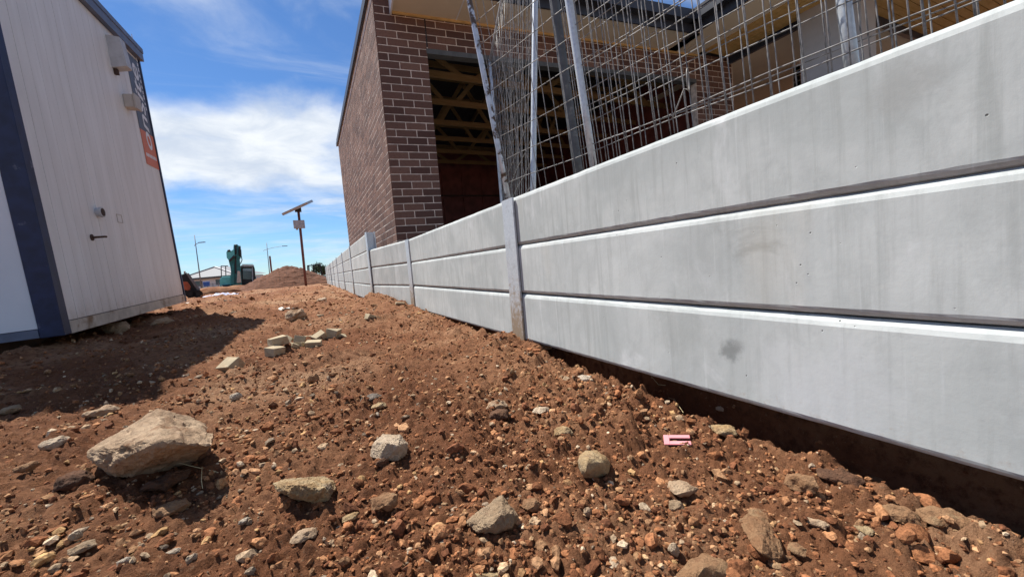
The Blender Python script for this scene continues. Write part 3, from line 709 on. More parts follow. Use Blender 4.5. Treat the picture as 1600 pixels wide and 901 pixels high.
v = sp('vent_hood', MB().prism([(-.001, b1 - .02), (-.001, b0), (-.095, b0 - .01), (-.112, b1)], a0, a0 + .105, Matrix(((0, 1, 0, 0), (1, 0, 0, 0), (0, 0, 1, 0), (0, 0, 0, 1)))), M['box_grey'])
sp('rust_bracket', MB().box(a0 + .02, a0 + .05, -.03, -.001, b1 - .07, b1 - .022), M['rust'], v)
a0, b0 = face(190, 146); a1, b1 = face(194, 167)
v = sp('vent_box', MB().box(a0, a0 + .105, -.078, -.001, b1, b0), M['box_beige'], bevel=.006)
sp('vent_lid', MB().box(a0 - .006, a0 + .111, -.093, -.0785, b1 - .006, b0 + .006), M['box_beige'], v)
a0, b0 = face(151, 332)
v = sp('pipe_stub', MB().tube([(a0, -.001, b0), (a0, -.022, b0)], .033, 16).tube([(a0, -.023, b0), (a0, -.036, b0)], .040, 16), M['box_grey'], smooth=False)
sp('pipe_bore', MB().tube([(a0, -.0365, b0), (a0, -.038, b0)], .030, 16), M['rust'], v)
a0, b0 = face(143, 371)
v = sp('pipe_spigot', MB().tube([(a0, -.001, b0), (a0, -.072, b0), (a0 + .015, -.076, b0)], .0080, 8), M['rust'])
sp('flange', MB().tube([(a0, -.001, b0), (a0, -.006, b0)], .024, 12), M['rust'], v)
a0, b0 = face(181, 334); a1, b1 = face(192, 349)
for q in (MB().box(a0, a1, -.003, -.001, b0 - .006, b0), MB().box(a0, a1, -.003, -.001, b1, b1 + .006), MB().box(a0, a0 + .006, -.003, -.001, b1, b0), MB().box(a1 - .006, a1, -.003, -.001, b1, b0)): sp('sealant_line', q, M['box_beige'])
# sign
sa, sb = face(193, 75)[0], LEN - .022
zt, zb = min(face(193, 76)[1], HT - .03), face(226.3, 254.5)[1]; zm = face(215.5, 198.6)[1]
sign = sp('sign', MB().box(sa, sb, -.004, -.001, zm, zt), M['sign_grey'])
sp('sign_base', MB().box(sa, sb, -.004, -.001, zb, zm - .0005), M['sign_orange'], sign)
def text(body, size, x, z, mat, parent, shear=.22, ex=.0006):
    c = bpy.data.curves.new('lettering', 'FONT'); c.body = body; c.size = size; c.shear = shear; c.extrude = ex; c.align_y = 'CENTER'; c.offset = size * .012
    t = bpy.data.objects.new('lettering', c); COL.objects.link(t); bpy.context.view_layer.update()
    me = bpy.data.meshes.new_from_object(t.evaluated_get(bpy.context.evaluated_depsgraph_get())); bpy.data.objects.remove(t)
    o = link('lettering', me, mat, parent)
    # text x axis -> up the wall, text y axis -> towards the near end, text normal -> outwards
    o.matrix_local = Matrix(((0, -1, 0, x), (0, 0, -1, -.0052), (1, 0, 0, z), (0, 0, 0, 1))); return o
wsg = sb - sa
zo = face(232, 236)[1]
tl = text('onsite', .50, sa + wsg * .50, zo, M['sign_white'], sign)
tgt = face(204, 96)[1] - zo; tl.scale = (1, 1, 1)
wtxt = max(v.co.x for v in tl.data.vertices); 
for v in tl.data.vertices: v.co.x *= tgt / wtxt; v.co.y *= wsg * .55 / .36
for k in range(14): sp('small_print', MB().box(sa + wsg * .83, sa + wsg * .90, -.0052, -.0045, zo + .45 + k * .055, zo + .45 + k * .055 + random.uniform(.022, .045)), M['sign_white'], sign)
for k in range(7): sp('small_print', MB().box(sa + wsg * .1 + k * wsg * .12, sa + wsg * .1 + k * wsg * .12 + wsg * .085, -.0052, -.0045, zb + .085, zb + .12), M['sign_white'], sign)

# ------------------------------------------------------------------ rocks
def hull_obj(name, pts, mat, origin, rough=.06, cuts=4, seed=0, sharp=.10, big=False):
    bm = bmesh.new()
    for p in pts: bm.verts.new(Vector(p) - origin)
    r = bmesh.ops.convex_hull(bm, input=list(bm.verts))
    bmesh.ops.delete(bm, geom=[g for g in set(r['geom_interior'] + r['geom_unused']) if isinstance(g, bmesh.types.BMVert)], context='VERTS')
    bmesh.ops.triangulate(bm, faces=list(bm.faces))
    size = max((a.co - b.co).length for a in bm.verts for b in bm.verts)
    for it in range(8):
        lim = size / (60 if big else 17); es = [e for e in bm.edges if e.calc_length() > lim]
        if not es or len(bm.verts) > (9000 if big else 1500): break
        bmesh.ops.subdivide_edges(bm, edges=es, cuts=1, use_grid_fill=True); bmesh.ops.triangulate(bm, faces=[f for f in bm.faces if len(f.verts) > 3])
        bmesh.ops.smooth_vert(bm, verts=list(bm.verts), factor=sharp if it < 3 else .10, use_axis_x=True, use_axis_y=True, use_axis_z=True)
    bm.normal_update(); off = Vector((seed * 3.7, seed * 1.3, seed * 7.1))
    for v in bm.verts:
        q = v.co / size
        n = mnoise.fractal(q * 4 + off, .8, 2.2, 5) * .6 + mnoise.ridged_multi_fractal(q * 3.0 + off, 1., 2.1, 4, 1., 2.) * .25 - .2 + .12 * (mnoise.cell(q * 7 + off) - .5)
        if big: n += .55 * mnoise.ridged_multi_fractal(q * 9 + off, .9, 2.2, 5, 1., 2.) - .5 + .35 * mnoise.fractal(Vector((q.x * 26, q.y * 26, q.z * 60)) + off, .7, 2.1, 4)
        v.co += v.normal * n * size * rough
    me = bpy.data.meshes.new(name); bm.to_mesh(me); bm.free()
    o = link(name, me, M[mat], smooth=True); o.location = origin
    try: me.set_sharp_from_angle(angle=math.radians(38))
    except Exception: pass
    return o
def rock_hull(label, pts, mat, seed, rough=.05, name='rock', ref=None, sharp=.08, big=False):
    """pts: (px, py, metres nearer than the reference depth)"""
    _, s = hit(*ref); P = [at(x, y, s - d) for x, y, d in pts]
    c = sum(P, Vector()) / len(P); c.z = min(p.z for p in P) + .01
    o = hull_obj(name, P, mat, c, rough, seed=seed, sharp=sharp, big=big); tag(o, label, 'rock'); return o
def rock_box(label, x0, y0, x1, y1, mat, seed, flat=None, name='rock', rough=.075, k=.82, sharp=.07, cat='rock', lift=.011, n=14):
    """a rock that fills the pixel box, lying on the ground"""
    P, s = hit((x0 + x1) / 2, y0 + (y1 - y0) * k); rd = random.Random(seed); r = ray((x0 + x1) / 2, (y0 + y1) / 2)
    phi = math.atan2(-r.z, math.hypot(r.x, r.y)); dist = s * math.hypot(1, 0)
    mpp = s / F * 1.0; w = (x1 - x0) * mpp; hp_ = (y1 - y0) * mpp; dep = w * .75
    h = max(.32 * w, (hp_ - dep * math.sin(phi)) / max(.3, math.cos(phi)))
    if hp_ < dep * math.sin(phi): dep = max(.4 * w, hp_ / math.sin(phi) * .8); h = .35 * min(w, dep)
    if flat: h *= flat
    fh = Vector((r.x, r.y, 0)).normalized(); rt = Vector((fh.y, -fh.x, 0)); P.z = float(base(P.x, P.y)) + lift
    c = P + fh * dep * .15; pts = []
    for i in range(n):
        t = i * 2.399963 + rd.uniform(-.5, .5); z = -1 + 2 * (i + .5) / n; q = math.sqrt(1 - z * z)
        q = max(q, .55); jit = rd.uniform(.78, 1.12)
        pts.append(c + rt * (math.cos(t) * q * w * .52 * jit) + fh * (math.sin(t) * q * dep * .52 * jit) + Vector((0, 0, h * (.36 + z * .58 * rd.uniform(.75, 1.05)))))
    o = hull_obj(name, pts, mat, Vector((c.x, c.y, P.z)), rough, seed=seed, sharp=sharp); tag(o, label, cat); return o

rock_hull('largest rock, a tan slab with a raised peak on the left foreground', [(139, 706, .02), (158, 722, .05), (172, 728, .07), (214, 706, .10), (253, 688, .12), (272, 695, .11), (331, 695, .05), (333, 682, .0), (318, 664, -.07), (290, 653, -.10), (262, 641, -.08), (248, 637, -.05), (236, 645, -.06), (188, 682, -.05), (160, 697, -.02), (186, 747, .02), (212, 744, .02), (250, 736, .0), (300, 722, -.02), (322, 706, -.02), (300, 705, -.2), (200, 735, -.14)], 'rock_tan', 1, .020, ref=(222, 743), sharp=.02, big=True)
rock_hull('flat ochre-topped rock with a shaded front, right of the largest rock', [(425, 755, .0), (433, 763, .03), (450, 772, .05), (488, 775, .05), (498, 786, .04), (514, 781, .03), (525, 765, .0), (523, 750, -.03), (500, 743, -.06), (470, 744, -.06), (440, 750, -.04), (455, 756, .05), (505, 762, .05), (480, 786, -.05)], 'rock_ochre', 2, .030, ref=(475, 778), big=True)
rock_hull('pale beige block with flat chipped faces, left of centre', [(578, 712, .01), (584, 690, .0), (598, 678, -.03), (625, 677, -.03), (637, 692, -.02), (635, 708, .0), (622, 720, .02), (603, 719, .03), (592, 717, .03), (605, 692, .03), (622, 696, .03), (600, 718, -.05), (630, 715, -.05)], 'rock_pale', 3, .022, ref=(607, 716), sharp=.03, big=True)
rock_hull('rounded rock, ochre above and grey below, nearest the pink shim', [(901, 717, .0), (903, 735, .01), (912, 744, .02), (932, 749, .02), (951, 741, .01), (955, 722, -.01), (946, 708, -.03), (930, 699, -.04), (914, 699, -.04), (903, 706, -.02), (920, 715, .045), (938, 722, .045), (915, 735, .045), (925, 747, -.05), (945, 738, -.05)], 'rock_ochre', 4, .045, ref=(928, 745), sharp=.28)
rock_hull('grey-brown triangular rock with a long pointed left end, bottom centre', [(727, 815, .0), (742, 830, .02), (772, 832, .03), (800, 824, .03), (811, 806, .0), (800, 790, -.02), (784, 773, -.03), (774, 780, -.02), (758, 800, .0), (786, 800, .03), (770, 818, .04), (795, 828, -.05), (745, 826, -.04)], 'rock_grey', 5, .028, ref=(770, 828), sharp=.04, big=True)
rock_hull('long leaning brown slab propped on its end near the bottom right', [(1155, 812, -.03), (1166, 800, -.05), (1188, 783, -.10), (1202, 787, -.10), (1208, 806, -.07), (1217, 840, -.01), (1224, 868, .03), (1216, 877, .04), (1190, 864, .045), (1176, 853, .03), (1164, 832, .0), (1180, 812, -.03), (1192, 845, .03), (1226, 876, -.06), (1200, 882, -.06), (1170, 845, -.10)], 'rock_brown', 6, .016, ref=(1200, 862), sharp=.03, big=True)
rock_hull('broad brown rock cut off by the bottom edge, right of centre', [(1052, 905, .01), (1070, 880, .0), (1095, 860, -.03), (1115, 868, -.02), (1140, 880, .0), (1162, 905, .01), (1120, 915, .03), (1080, 915, .03), (1100, 885, .03), (1105, 920, -.05)], 'rock_brown', 7, .05, ref=(1105, 905))
rock_hull('flat yellow-ochre stone cut off by the bottom edge at the centre', [(690, 905, .0), (708, 892, -.01), (740, 889, -.02), (775, 889, -.02), (790, 897, .0), (795, 908, .0), (760, 915, .02), (715, 915, .02), (740, 900, .02), (750, 915, -.04)], 'rock_ochre', 8, .04, ref=(742, 905))
ROCKS = [
 ('small brown rounded rock touching the grey triangular rock', 812, 783, 850, 814, 'rock_brown'),
 ('soil-crusted tan lump left of the grey triangular rock', 574, 772, 632, 814, 'rock_brown'),
 ('small rock with orange top, behind the rounded ochre and grey rock', 866, 669, 897, 696, 'rock_ochre'),
 ('flat orange-tan rock on the trench edge behind the pink shim', 1108, 667, 1156, 694, 'rock_ochre'),
 ('brown crumbly lump behind the leaning slab', 1230, 742, 1282, 788, 'rock_brown'),
 ('rounded brown stone left of the slab by the trench, far right', 1380, 795, 1434, 836, 'rock_brown'),
 ('wide brown slab at the trench edge, rightmost large rock', 1434, 806, 1516, 846, 'rock_brown'),
 ('dark brown clods heaped on the trench edge right of the crumbly lump', 1284, 740, 1345, 772, 'rock_dark'),
 ('thin wedge-shaped stone pointing right, below the pink shim', 1038, 764, 1092, 788, 'rock_tan'),
 ('small grey cube-like stone under the wedge-shaped stone', 1042, 788, 1072, 816, 'rock_grey'),
 ('smooth yellowish stone left of the largest rock', 68, 688, 106, 712, 'rock_pale'),
 ('brown stone at the far left below the yellowish stone', 29, 727, 60, 748, 'rock_brown'),
 ('dark reddish clod right behind the flat tan chip at centre', 758, 642, 806, 666, 'rock_dark'),
 ('flat tan chip leaning on a dark clod above centre', 756, 629, 798, 650, 'rock_tan'),
 ('flat pale stone just right of the reddish clod', 831, 643, 863, 656, 'rock_pale'),
 ('brown boxy stone in the open below the pale brick pile', 480, 587, 501, 605, 'rock_brown'),
 ('dark flat stone above a small ochre stone', 562, 622, 598, 636, 'rock_slate'),
 ('small ochre stone below the dark flat stone', 579, 632, 606, 646, 'rock_ochre'),
 ('small white pebble below the small ochre stone', 579, 649, 596, 659, 'rock_white'),
 ('broken whitish fragment above the largest rock to its right', 359, 617, 379, 633, 'rock_white'),
 ('flat tan chip above the left end of the largest rock', 137, 643, 183, 656, 'rock_tan'),
 ('grey flat stone at the left edge above the yellowish stone', 4, 636, 35, 653, 'rock_grey'),
 ('half-buried reddish flat rock in front of the largest rock', 240, 786, 302, 821, 'rock_brown'),
 ('flat brown stone tilted on clods at bottom left of centre', 455, 835, 501, 859, 'rock_tan'),
 ('orange angular chunk left of the soil-crusted lump, bottom', 535, 809, 563, 828, 'rock_ochre'),
 ('pale rounded stone at the bottom left, upper of a small cluster', 110, 837, 131, 858, 'rock_pale'),
 ('elongated grey-white stone right of the pale rounded stone at bottom left', 110, 858, 148, 876, 'rock_grey'),
 ('white pebble at the bottom left edge of the frame', 186, 880, 207, 897, 'rock_white'),
 ('white rough pebble left of two pebbles near the bottom edge', 262, 866, 286, 881, 'rock_white'),
 ('smooth pale egg-shaped pebble near the bottom edge', 293, 874, 311, 893, 'rock_pale'),
 ('large brown rock behind the pale brick pile by the paper', 442, 484, 481, 507, 'rock_tan'),
 ('pale stone on the trench edge below the wall, right', 1352, 748, 1384, 766, 'rock_brown'),
 ('grey pebble on the trench edge above the rightmost large rock', 1439, 790, 1463, 806, 'rock_grey'),
 ('big brown clod left of the largest rock', 90, 738, 152, 778, 'rock_dark'),
 ('large dark clod in front of the largest rock', 228, 742, 292, 776, 'rock_dark'),
 ('small clod tucked at the right foot of the largest rock', 286, 705, 330, 732, 'rock_dark'),
 ('dark red clod just below the pale beige block', 587, 721, 608, 741, 'rock_dark'),
 ('pale pebble lying in the shade under the wall', 1119, 649, 1136, 662, 'rock_pale'),
 ('grey rock in the shade under the shed wall', 166, 504, 206, 527, 'rock_grey'),
 ('pale broken rock in the shade near the far corner of the shed', 238, 498, 270, 513, 'rock_tan'),
 ('pale oval stone at the bottom edge left of the broad brown rock', 1045, 858, 1064, 886, 'rock_pale'),
 ('white limestone patch at the foot of the first wall post', 890, 590, 927, 606, 'rock_white'),
 ('flat whitish stone under the wall beside the first post', 832, 541, 866, 554, 'rock_pale'),
 ('slim pale stone near the bottom left, below the largest rock', 375, 817, 393, 832, 'rock_white'),
 ('white pebble right of the flat ochre-topped rock', 583, 715, 597, 726, 'rock_white'),
 ('brown stone standing in the gravel right of the brown rounded rock', 912, 802, 926, 820, 'rock_tan'),
 ('brown lump at the bottom edge right of the leaning slab', 1228, 858, 1262, 882, 'rock_brown'),
 ('orange flat stone in the right foreground below the trench edge', 1338, 832, 1366, 850, 'rock_ochre'),
 ('rounded tan stone between the crumbly lump and the leaning slab', 1262, 818, 1296, 838, 'rock_tan'),
 ('white stone far along the track in front of the mound', 690 - 195, 470 - 4, 512, 474, 'rock_pale'),
]
for i, (lb, x0_, y0_, x1_, y1_, m) in enumerate(ROCKS): rock_box(lb, x0_, y0_, x1_, y1_, m, 20 + i)

# pale paver offcuts
def offcut(label, cx, cy, wpx, rz, tilt, sz, lift=0.0, group='pale brick offcuts in the pile'):
    P, s = hit(cx, cy); sc = wpx * s / F * .96
    L, D, Hh = (q * sc for q in sz)
    mb = MB().box(-L / 2, L / 2, -D / 2, D / 2, 0, Hh); rd = random.Random(int(cx * 7)); mb.v = [(x * rd.uniform(.78, 1.1), y * rd.uniform(.8, 1.1), z * rd.uniform(.72, 1.08)) for x, y, z in mb.v]; o = mb.build('brick_offcut', M['pale_brick'], None, bevel=sc * .018)
    yaw = math.atan2(-ray(cx, cy).x, ray(cx, cy).y); o.rotation_euler = (tilt[0], tilt[1], yaw + rz)
    o.location = (P.x, P.y, float(base(P.x, P.y)) + float(detail(np.array([P.x]), np.array([P.y]))[0]) * .4 + lift - .004)
    tag(o, label, 'brick', group); return o
offcut('pale brick offcut with grooved dark end, leftmost and nearest of the pile', 430, 557, 26, .75, (0, .05), (.9, .8, .68))
offcut('pale brick offcut on top of the leftmost one in the pile', 437, 549, 27, .2, (.05, -.08), (1, .8, .5), .03)
offcut('dark-sided pale brick offcut standing up at the back left of the pile', 449, 538, 19, .9, (.3, .5), (.7, .8, .8))
offcut('square-faced pale brick offcut standing tilted in the middle of the pile', 467, 539, 19, -.25, (-.45, .2), (.9, .55, .85))
offcut('small pale brick wedge in front of the tilted square offcut', 458, 545, 15, .6, (.1, .5), (.9, .7, .6))
offcut('shaded small pale brick offcut in the middle front of the pile', 470, 542, 16, 1.1, (0, .1), (.9, .6, .6))
offcut('broad low pale brick offcut at the front right of the pile', 491, 542, 27, -.15, (.1, .05), (1, .75, .42))
offcut('flat pale brick offcut lying behind the pile', 482, 531, 18, .3, (0, .1), (1, .6, .35))
offcut('pale brick offcut leaning at the back right of the pile', 501, 533, 21, .5, (.1, -.35), (.95, .6, .6))
offcut('tallest pale brick offcut near the right end of the pile', 519, 531, 22, -.5, (-.1, .3), (.85, .75, .85))
offcut('small pale brick chip at the right end of the pile', 533, 530, 15, .3, (.3, .3), (.9, .6, .45))
offcut('lone pale brick wedge in the open left of the pile', 372, 580, 36, .55, (.0, -.78), (.66, .78, .66), .014, 'pale brick offcuts lying apart')
offcut('lone pale brick wedge right of the pile towards the wall', 580, 503, 21, .5, (.0, .45), (1, .7, .5), 0, 'pale brick offcuts lying apart')
offcut('flat pale brick chip beyond the pile', 504, 495, 16, .3, (0, .05), (1, .7, .3), 0, 'pale brick offcuts lying apart')
offcut('flat pale brick chip on the dirt heap against the wall', 625, 477, 15, .1, (.0, .1), (1, .6, .22), 0.01, 'pale brick offcuts lying apart')

# pink horseshoe shim
P, s = hit(1059, 706); k_ = s / F
mb = MB(); Lx, Ly = 39 * k_, 27 * k_
for b in ((-.5, -.28, -.5, .5), (-.281, .5, -.5, -.15), (-.281, .5, .17, .5)): mb.box(b[0] * Lx, b[1] * Lx, b[2] * Ly, b[3] * Ly, 0, .0030)
o = mb.build('plastic_shim', M['pink'], None, bevel=.0008); r_ = ray(1059, 703)
o.location = (P.x, P.y, float(base(P.x, P.y)) + .023); o.rotation_euler = (.10, -.06, -math.atan2(r_.x, r_.y) + .05)
tag(o, 'pink U-shaped plastic shim lying on the dirt', 'shim')
# paper and straw
def scrap(label, cx, cy, w, h, rz, seed):
    P, s = hit(cx, cy); rd = random.Random(seed); w *= s / F; h *= s / F; mb = MB(); n = 5
    for i in range(n):
        for j in range(n): mb.v.append(((i / (n - 1) - .5 + rd.uniform(-.07, .07)) * w, (j / (n - 1) - .5 + rd.uniform(-.07, .07)) * h, rd.uniform(.0, .2) * w))
    mb.f = [(i * n + j, i * n + j + 1, (i + 1) * n + j + 1, (i + 1) * n + j) for i in range(n - 1) for j in range(n - 1)]
    o = mb.build('paper_scrap', M['paper'], None, smooth=True); o.location = (P.x, P.y, P.z + .012); o.rotation_euler = (0, 0, rz)
    md = o.modifiers.new('thickness', 'SOLIDIFY'); md.thickness = .0006; tag(o, label, 'scrap'); return o
scrap('crumpled white paper scrap beyond the pale brick pile', 450, 485, 21, 40, .2, 3)
scrap('tiny white scrap on the dirt by the far corner of the shed', 292, 475, 8, 30, .4, 5)
def straw(label, pts, lift=.012, r=.0006):
    q = []
    for x, y, l in pts:
        P, s = hit(x, y); q.append(Vector((P.x, P.y, float(base(P.x, P.y)) + lift + l)))
    o = MB().tube([p - q[0] for p in q], r, 5).build('straw', M['straw'], None, smooth=True); o.location = q[0]; tag(o, label, 'straw')
straw('long dry straw lying in front of the largest rock', [(221, 734, .02), (255, 739, .02), (300, 745, .012), (343, 748, .0)])
straw('short dry straw crossing below the long one', [(318, 745, .01), (316, 760, .0), (318, 772, .0)])
straw('dry stalk by the trench edge behind the pink shim', [(1045, 632, .0), (1055, 645, .012), (1068, 652, .0)])
straw('thin dry stalk standing beside the trench near the first stalk', [(1018, 600, .0), (1030, 620, .02), (1042, 634, .03)], r=.0007)

# ------------------------------------------------------------------ far things
def ground_z(p): return float(base(p.x, p.y))
# dirt mound
mc = at(452, 440, 19.5); mz = ground_z(mc)
n1_, n2_ = 90, 110; rr_ = np.linspace(0, 1, n1_); tt_ = np.linspace(0, 2 * np.pi, n2_, endpoint=False); R_, T_ = np.meshgrid(rr_, tt_, indexing='ij')
mxx, myy = R_ * np.cos(T_) * 2.35, R_ * np.sin(T_) * 1.9
prof = 1.10 * np.clip(1 - (np.hypot(mxx / 2.35, myy / 1.9)) ** 1.2, 0, 1) ** 1.0
mzz = prof + (.05 * perlin(mxx * 1.4, myy * 1.4, 91) + .05 * lumps(mxx * 5, myy * 5, 92, .7) + .03 * lumps(mxx * 12, myy * 12, 93, .8)) * np.clip((1 - R_) * 5, 0, 1) - .06
v = np.stack([mxx, myy, mzz], -1).reshape(-1, 3); i, j = np.meshgrid(np.arange(n1_ - 1), np.arange(n2_), indexing='ij'); j2 = (j + 1) % n2_
me = raw_mesh('dirt_mound', v, np.stack([i * n2_ + j, (i + 1) * n2_ + j, (i + 1) * n2_ + j2, i * n2_ + j2], -1).reshape(-1, 4), smooth=True)
o = link('dirt_mound', me, M['mound']); o.location = (mc.x, mc.y, mz); tag(o, 'low mound of dark brown dirt at the end of the track', 'mound')

# solar light pole
pb = at(477.5, 441, 15.0); pt = at(466, 327, 15.0); pb.z = ground_z(pb) - .05
sol = empty('solar_pole', pb); tag(sol, 'red-brown pole carrying a tilted solar panel and a grey box', 'solar light')
top = pt - pb; MB().tube([(0, 0, 0), top * .5, top + Vector((0, 0, .05))], .045, 10).build('pole', M['redpole'], sol, smooth=True)
a, b = at(446, 333, 15.0) - pb, at(484.5, 315.5, 15.0) - pb; dirp = (b - a).normalized(); nn = dirp.cross(ray(466, 324)).normalized()
if nn.z < 0: nn = -nn
yv = nn.cross(dirp)
def slab(name, mat, a, b, t0, t1, y0, y1, par): 
    mb = MB(); vs = [p + nn * t + yv * y for p in (a, b) for t in (t0, t1) for y in (y0, y1)]
    mb.add(vs, [(0, 1, 3, 2), (4, 6, 7, 5), (0, 4, 5, 1), (2, 3, 7, 6), (0, 2, 6, 4), (1, 5, 7, 3)]); return mb.build(name, mat, par)
sp_ = slab('solar_panel', M['panelback'], a, b, -.045, .045, -.32, .32, sol); slab('solar_cells', M['solar'], a.lerp(b, .03), a.lerp(b, .97), .0455, .048, -.30, .30, sp_)
c = a.lerp(b, .5); MB().box(-.11, .11, -.10, .10, -.16, -.02, Matrix.Translation(c)).build('bracket', M['black'], sol)
c = at(467.5, 351, 15.0) - pb; MB().box(-.19, .19, -.16, -.05, -.15, .15, Matrix.Translation(c)).build('control_box', M['boxlight'], sol, bevel=.01)
MB().box(-.05, .03, -.12, -.05, -.20, -.152, Matrix.Translation(c + Vector((-.08, 0, 0)))).build('cable_gland', M['boxlight'], sol)

# street lights
def lamp(label, base_px, top_px, arm, s, two=False):
    t = at(*top_px, s); g = at(*base_px, s); g.z = -.5
    root = empty('street_lamp', g); tag(root, label, 'street lamp', 'far street lamps'); d = t - g
    MB().tube([(0, 0, 0), d], [.11, .06], 8).build('pole', M['lamp'], root, smooth=True)
    pts = [at(*p, s) - g for p in arm]; MB().tube(pts, [.05] * (len(pts) - 1) + [.04], 6).build('arm', M['lamp'], root)
    e = pts[-1]; q = (pts[-1] - pts[-2]).normalized(); MB().bar(e - q * .9, e + q * .25, .35, .14).build('lamp_head', M['lamp'], root)
lamp('left street lamp with short arm, over the far pale house', (314.5, 448), (303.7, 367.3), [(303.5, 384), (306, 381.5), (311, 379), (318, 378.4)], 75)
lamp('right street lamp with a long arm, behind the dirt mound', (423, 445), (416.5, 379.3), [(411, 391.5), (418, 389), (428, 386.5), (440, 384.6), (447, 384.2)], 95)
g = at(426, 440, 60); t = at(421.5, 400, 60); o = MB().tube([(0, 0, 0), t - g], .12, 8).build('post', M['redpole']); o.location = g; tag(o, 'short rusty post leaning beside the right street lamp', 'post')

# far pale house with hip roof
s = 85; hz_ = -.6
A, B = at(283, 447, s), at(372, 446, s); A.z = B.z = hz_
ux = (B - A); ux.z = 0; wd = ux.length; ux.normalize(); uy = Vector((-ux.y, ux.x, 0))
fh = empty('far_house', A, Matrix((ux, uy, Vector((0, 0, 1)))).transposed()); tag(fh, 'far pale house with light grey hip roof behind the excavator', 'house')
ev = at(330, 434, s).z - hz_; rg = at(321, 417, s).z - hz_; xr = wd * .45
MB().box(0, wd, 0, 9, 0, ev).build('wall', M['housewall'], fh)
rf = MB().add([(-.5, -.5, ev + .25), (wd + .5, -.5, ev + .25), (wd + .5, 9.5, ev + .25), (-.5, 9.5, ev + .25), (xr, 3.0, rg), (xr + .8, 6, rg)], [(0, 1, 4), (1, 2, 5, 4), (2, 3, 5), (3, 0, 4, 5), (3, 2, 1, 0)]).build('roof', M['houseroof'], fh)
for a_, b_ in (((-.5, -.55, ev + .27), (xr, 2.95, rg + .05)), ((wd + .5, -.55, ev + .27), (xr, 2.95, rg + .05))): MB().bar(a_, b_, .35, .12).build('ridge_cap', M['housewall'], rf)
MB().box(-.55, wd + .55, -.62, -.5, ev - .12, ev + .26).build('gutter', M['housedark'], fh)
for xw_ in (.25, .62): w_ = MB().box(wd * xw_, wd * xw_ + 1.6, -.06, -.01, .9, 2.0).build('window', M['housedark'], fh); MB().box(wd * xw_ + .1, wd * xw_ + 1.5, -.075, -.062, 1.0, 1.9).build('pane', M['glass'], w_)
# second far building and fence by the mound
A = at(402, 446, 70); A.z = -.6; o = MB().box(0, 6.5, 0, 5, 0, at(410, 434, 70).z + .6).build('far_garage', M['fencegrey']); o.location = A; tag(o, 'low grey far building between excavator and mound', 'building')
A = at(283, 450, 55); B = at(350, 449, 55); A.z = B.z = -.55
ff = empty('site_fence', A); tag(ff, 'low grey site fence in front of the far house', 'fence')
for k in range(9): MB().box(-.04, .04, -.04, .04, 0, 1.0, Matrix.Translation((B - A) * (k / 8))).build('post', M['lamp'], ff)
for z in (.35, .9): MB().bar((0, 0, z), (B - A) + Vector((0, 0, z)), .03, .05).build('rail', M['lamp'], ff)
# excavator
s = 26; E0 = at(394, 452, s); E0.z = ground_z(E0)
ex = empty('excavator', E0, Matrix.Rotation(-math.atan2(E0.x, E0.y) + .02, 4, 'Z').to_3x3()); tag(ex, 'teal excavator with its boom folded up, facing the track', 'excavator')
def epx(px, py, d=0.):   # pixel -> excavator coordinates (x right, y away, z up)
    p = at(px, py, s - d); return ex.matrix_world.inverted() @ p
bpy.context.view_layer.update()
def ebox(name, x0, y0, x1, y1, d0, d1, mat, par=None, bev=.03):
    a, b = epx(x0, y1), epx(x1, y0); return MB().box(a.x, b.x, -d1, -d0, a.z, b.z).build(name, mat, par or ex, bevel=bev)
def epoly(name, pts, d0, d1, mat, par=None, bev=.02):
    q = [epx(*p) for p in pts]; return MB().prism([(p.x, p.z) for p in q], -d1, -d0).build(name, mat, par or ex, bevel=bev)
for x0_, x1_ in ((346, 362), (384, 401)): 
    tr = ebox('track', x0_, 444, x1_, 456, -1.3, .9, M['black'], bev=.12)
ebox('undercarriage', 356, 442, 392, 452, -.9, .5, M['black'])
ebox('blade', 357, 447, 379, 453, .95, 1.1, M['rust'])
bd = epoly('body', [(346, 452), (345, 436), (348, 432), (362, 431), (400, 432), (400, 446), (364, 450)], -1.2, .35, M['teal'])
epoly('engine_cover', [(345.5, 450), (345, 437), (349, 433), (361, 432.5), (362, 446), (350, 451.5)], .355, .62, M['teal_lite'], bd)
for a_, b_ in (((346, 432), (345.5, 415.5)), ((345.5, 415.5), (356, 415.5)), ((353, 432), (352.5, 415.5))): MB().bar(epx(*a_, .3), epx(*b_, .3), .05, .05).build('guard_rail', M['black'], ex)
bm_ = epoly('boom', [(363, 446), (361, 420), (358, 409), (366, 398), (374, 398), (376, 420), (378, 446)], .4, .80, M['teal'])
epoly('boom_cylinder', [(370, 442), (371, 424), (375, 424), (377, 442)], .82, .98, M['silver'], bm_)
st = epoly('stick', [(358.5, 409), (355.5, 405), (355, 396.5), (358, 395), (363, 394.5), (366.5, 391), (367, 403), (362, 407.5)], .85, 1.15, M['teal_lite'])
epoly('stick_underside', [(358.5, 409), (366.5, 400.5), (367, 404), (361, 411.5)], 1.151, 1.2, M['black'], st)
epoly('stick_link', [(356, 397), (356.5, 394), (360, 393), (362, 396)], 1.16, 1.22, M['black'], st)
epoly('boom_head', [(364.5, 405), (365.5, 385), (371, 384), (372, 386), (376, 386.5), (377, 402), (375, 406)], .3, .82, M['teal'], bm_)
epoly('boom_head_pin', [(367, 400), (367.2, 385.5), (369.5, 385.5), (370, 399)], .825, .9, M['black'], bm_)
epoly('ram_head', [(372.5, 400), (373, 387.5), (376, 388), (376.5, 400)], .822, .88, M['black'], bm_)
epoly('ram', [(367.5, 428), (367.5, 402), (369.5, 402), (369.5, 428)], .825, .9, M['black'], bm_)
epoly('head_bracket', [(373.5, 402), (373, 393), (377, 392), (377.5, 402)], .6, .9, M['black'], bm_)
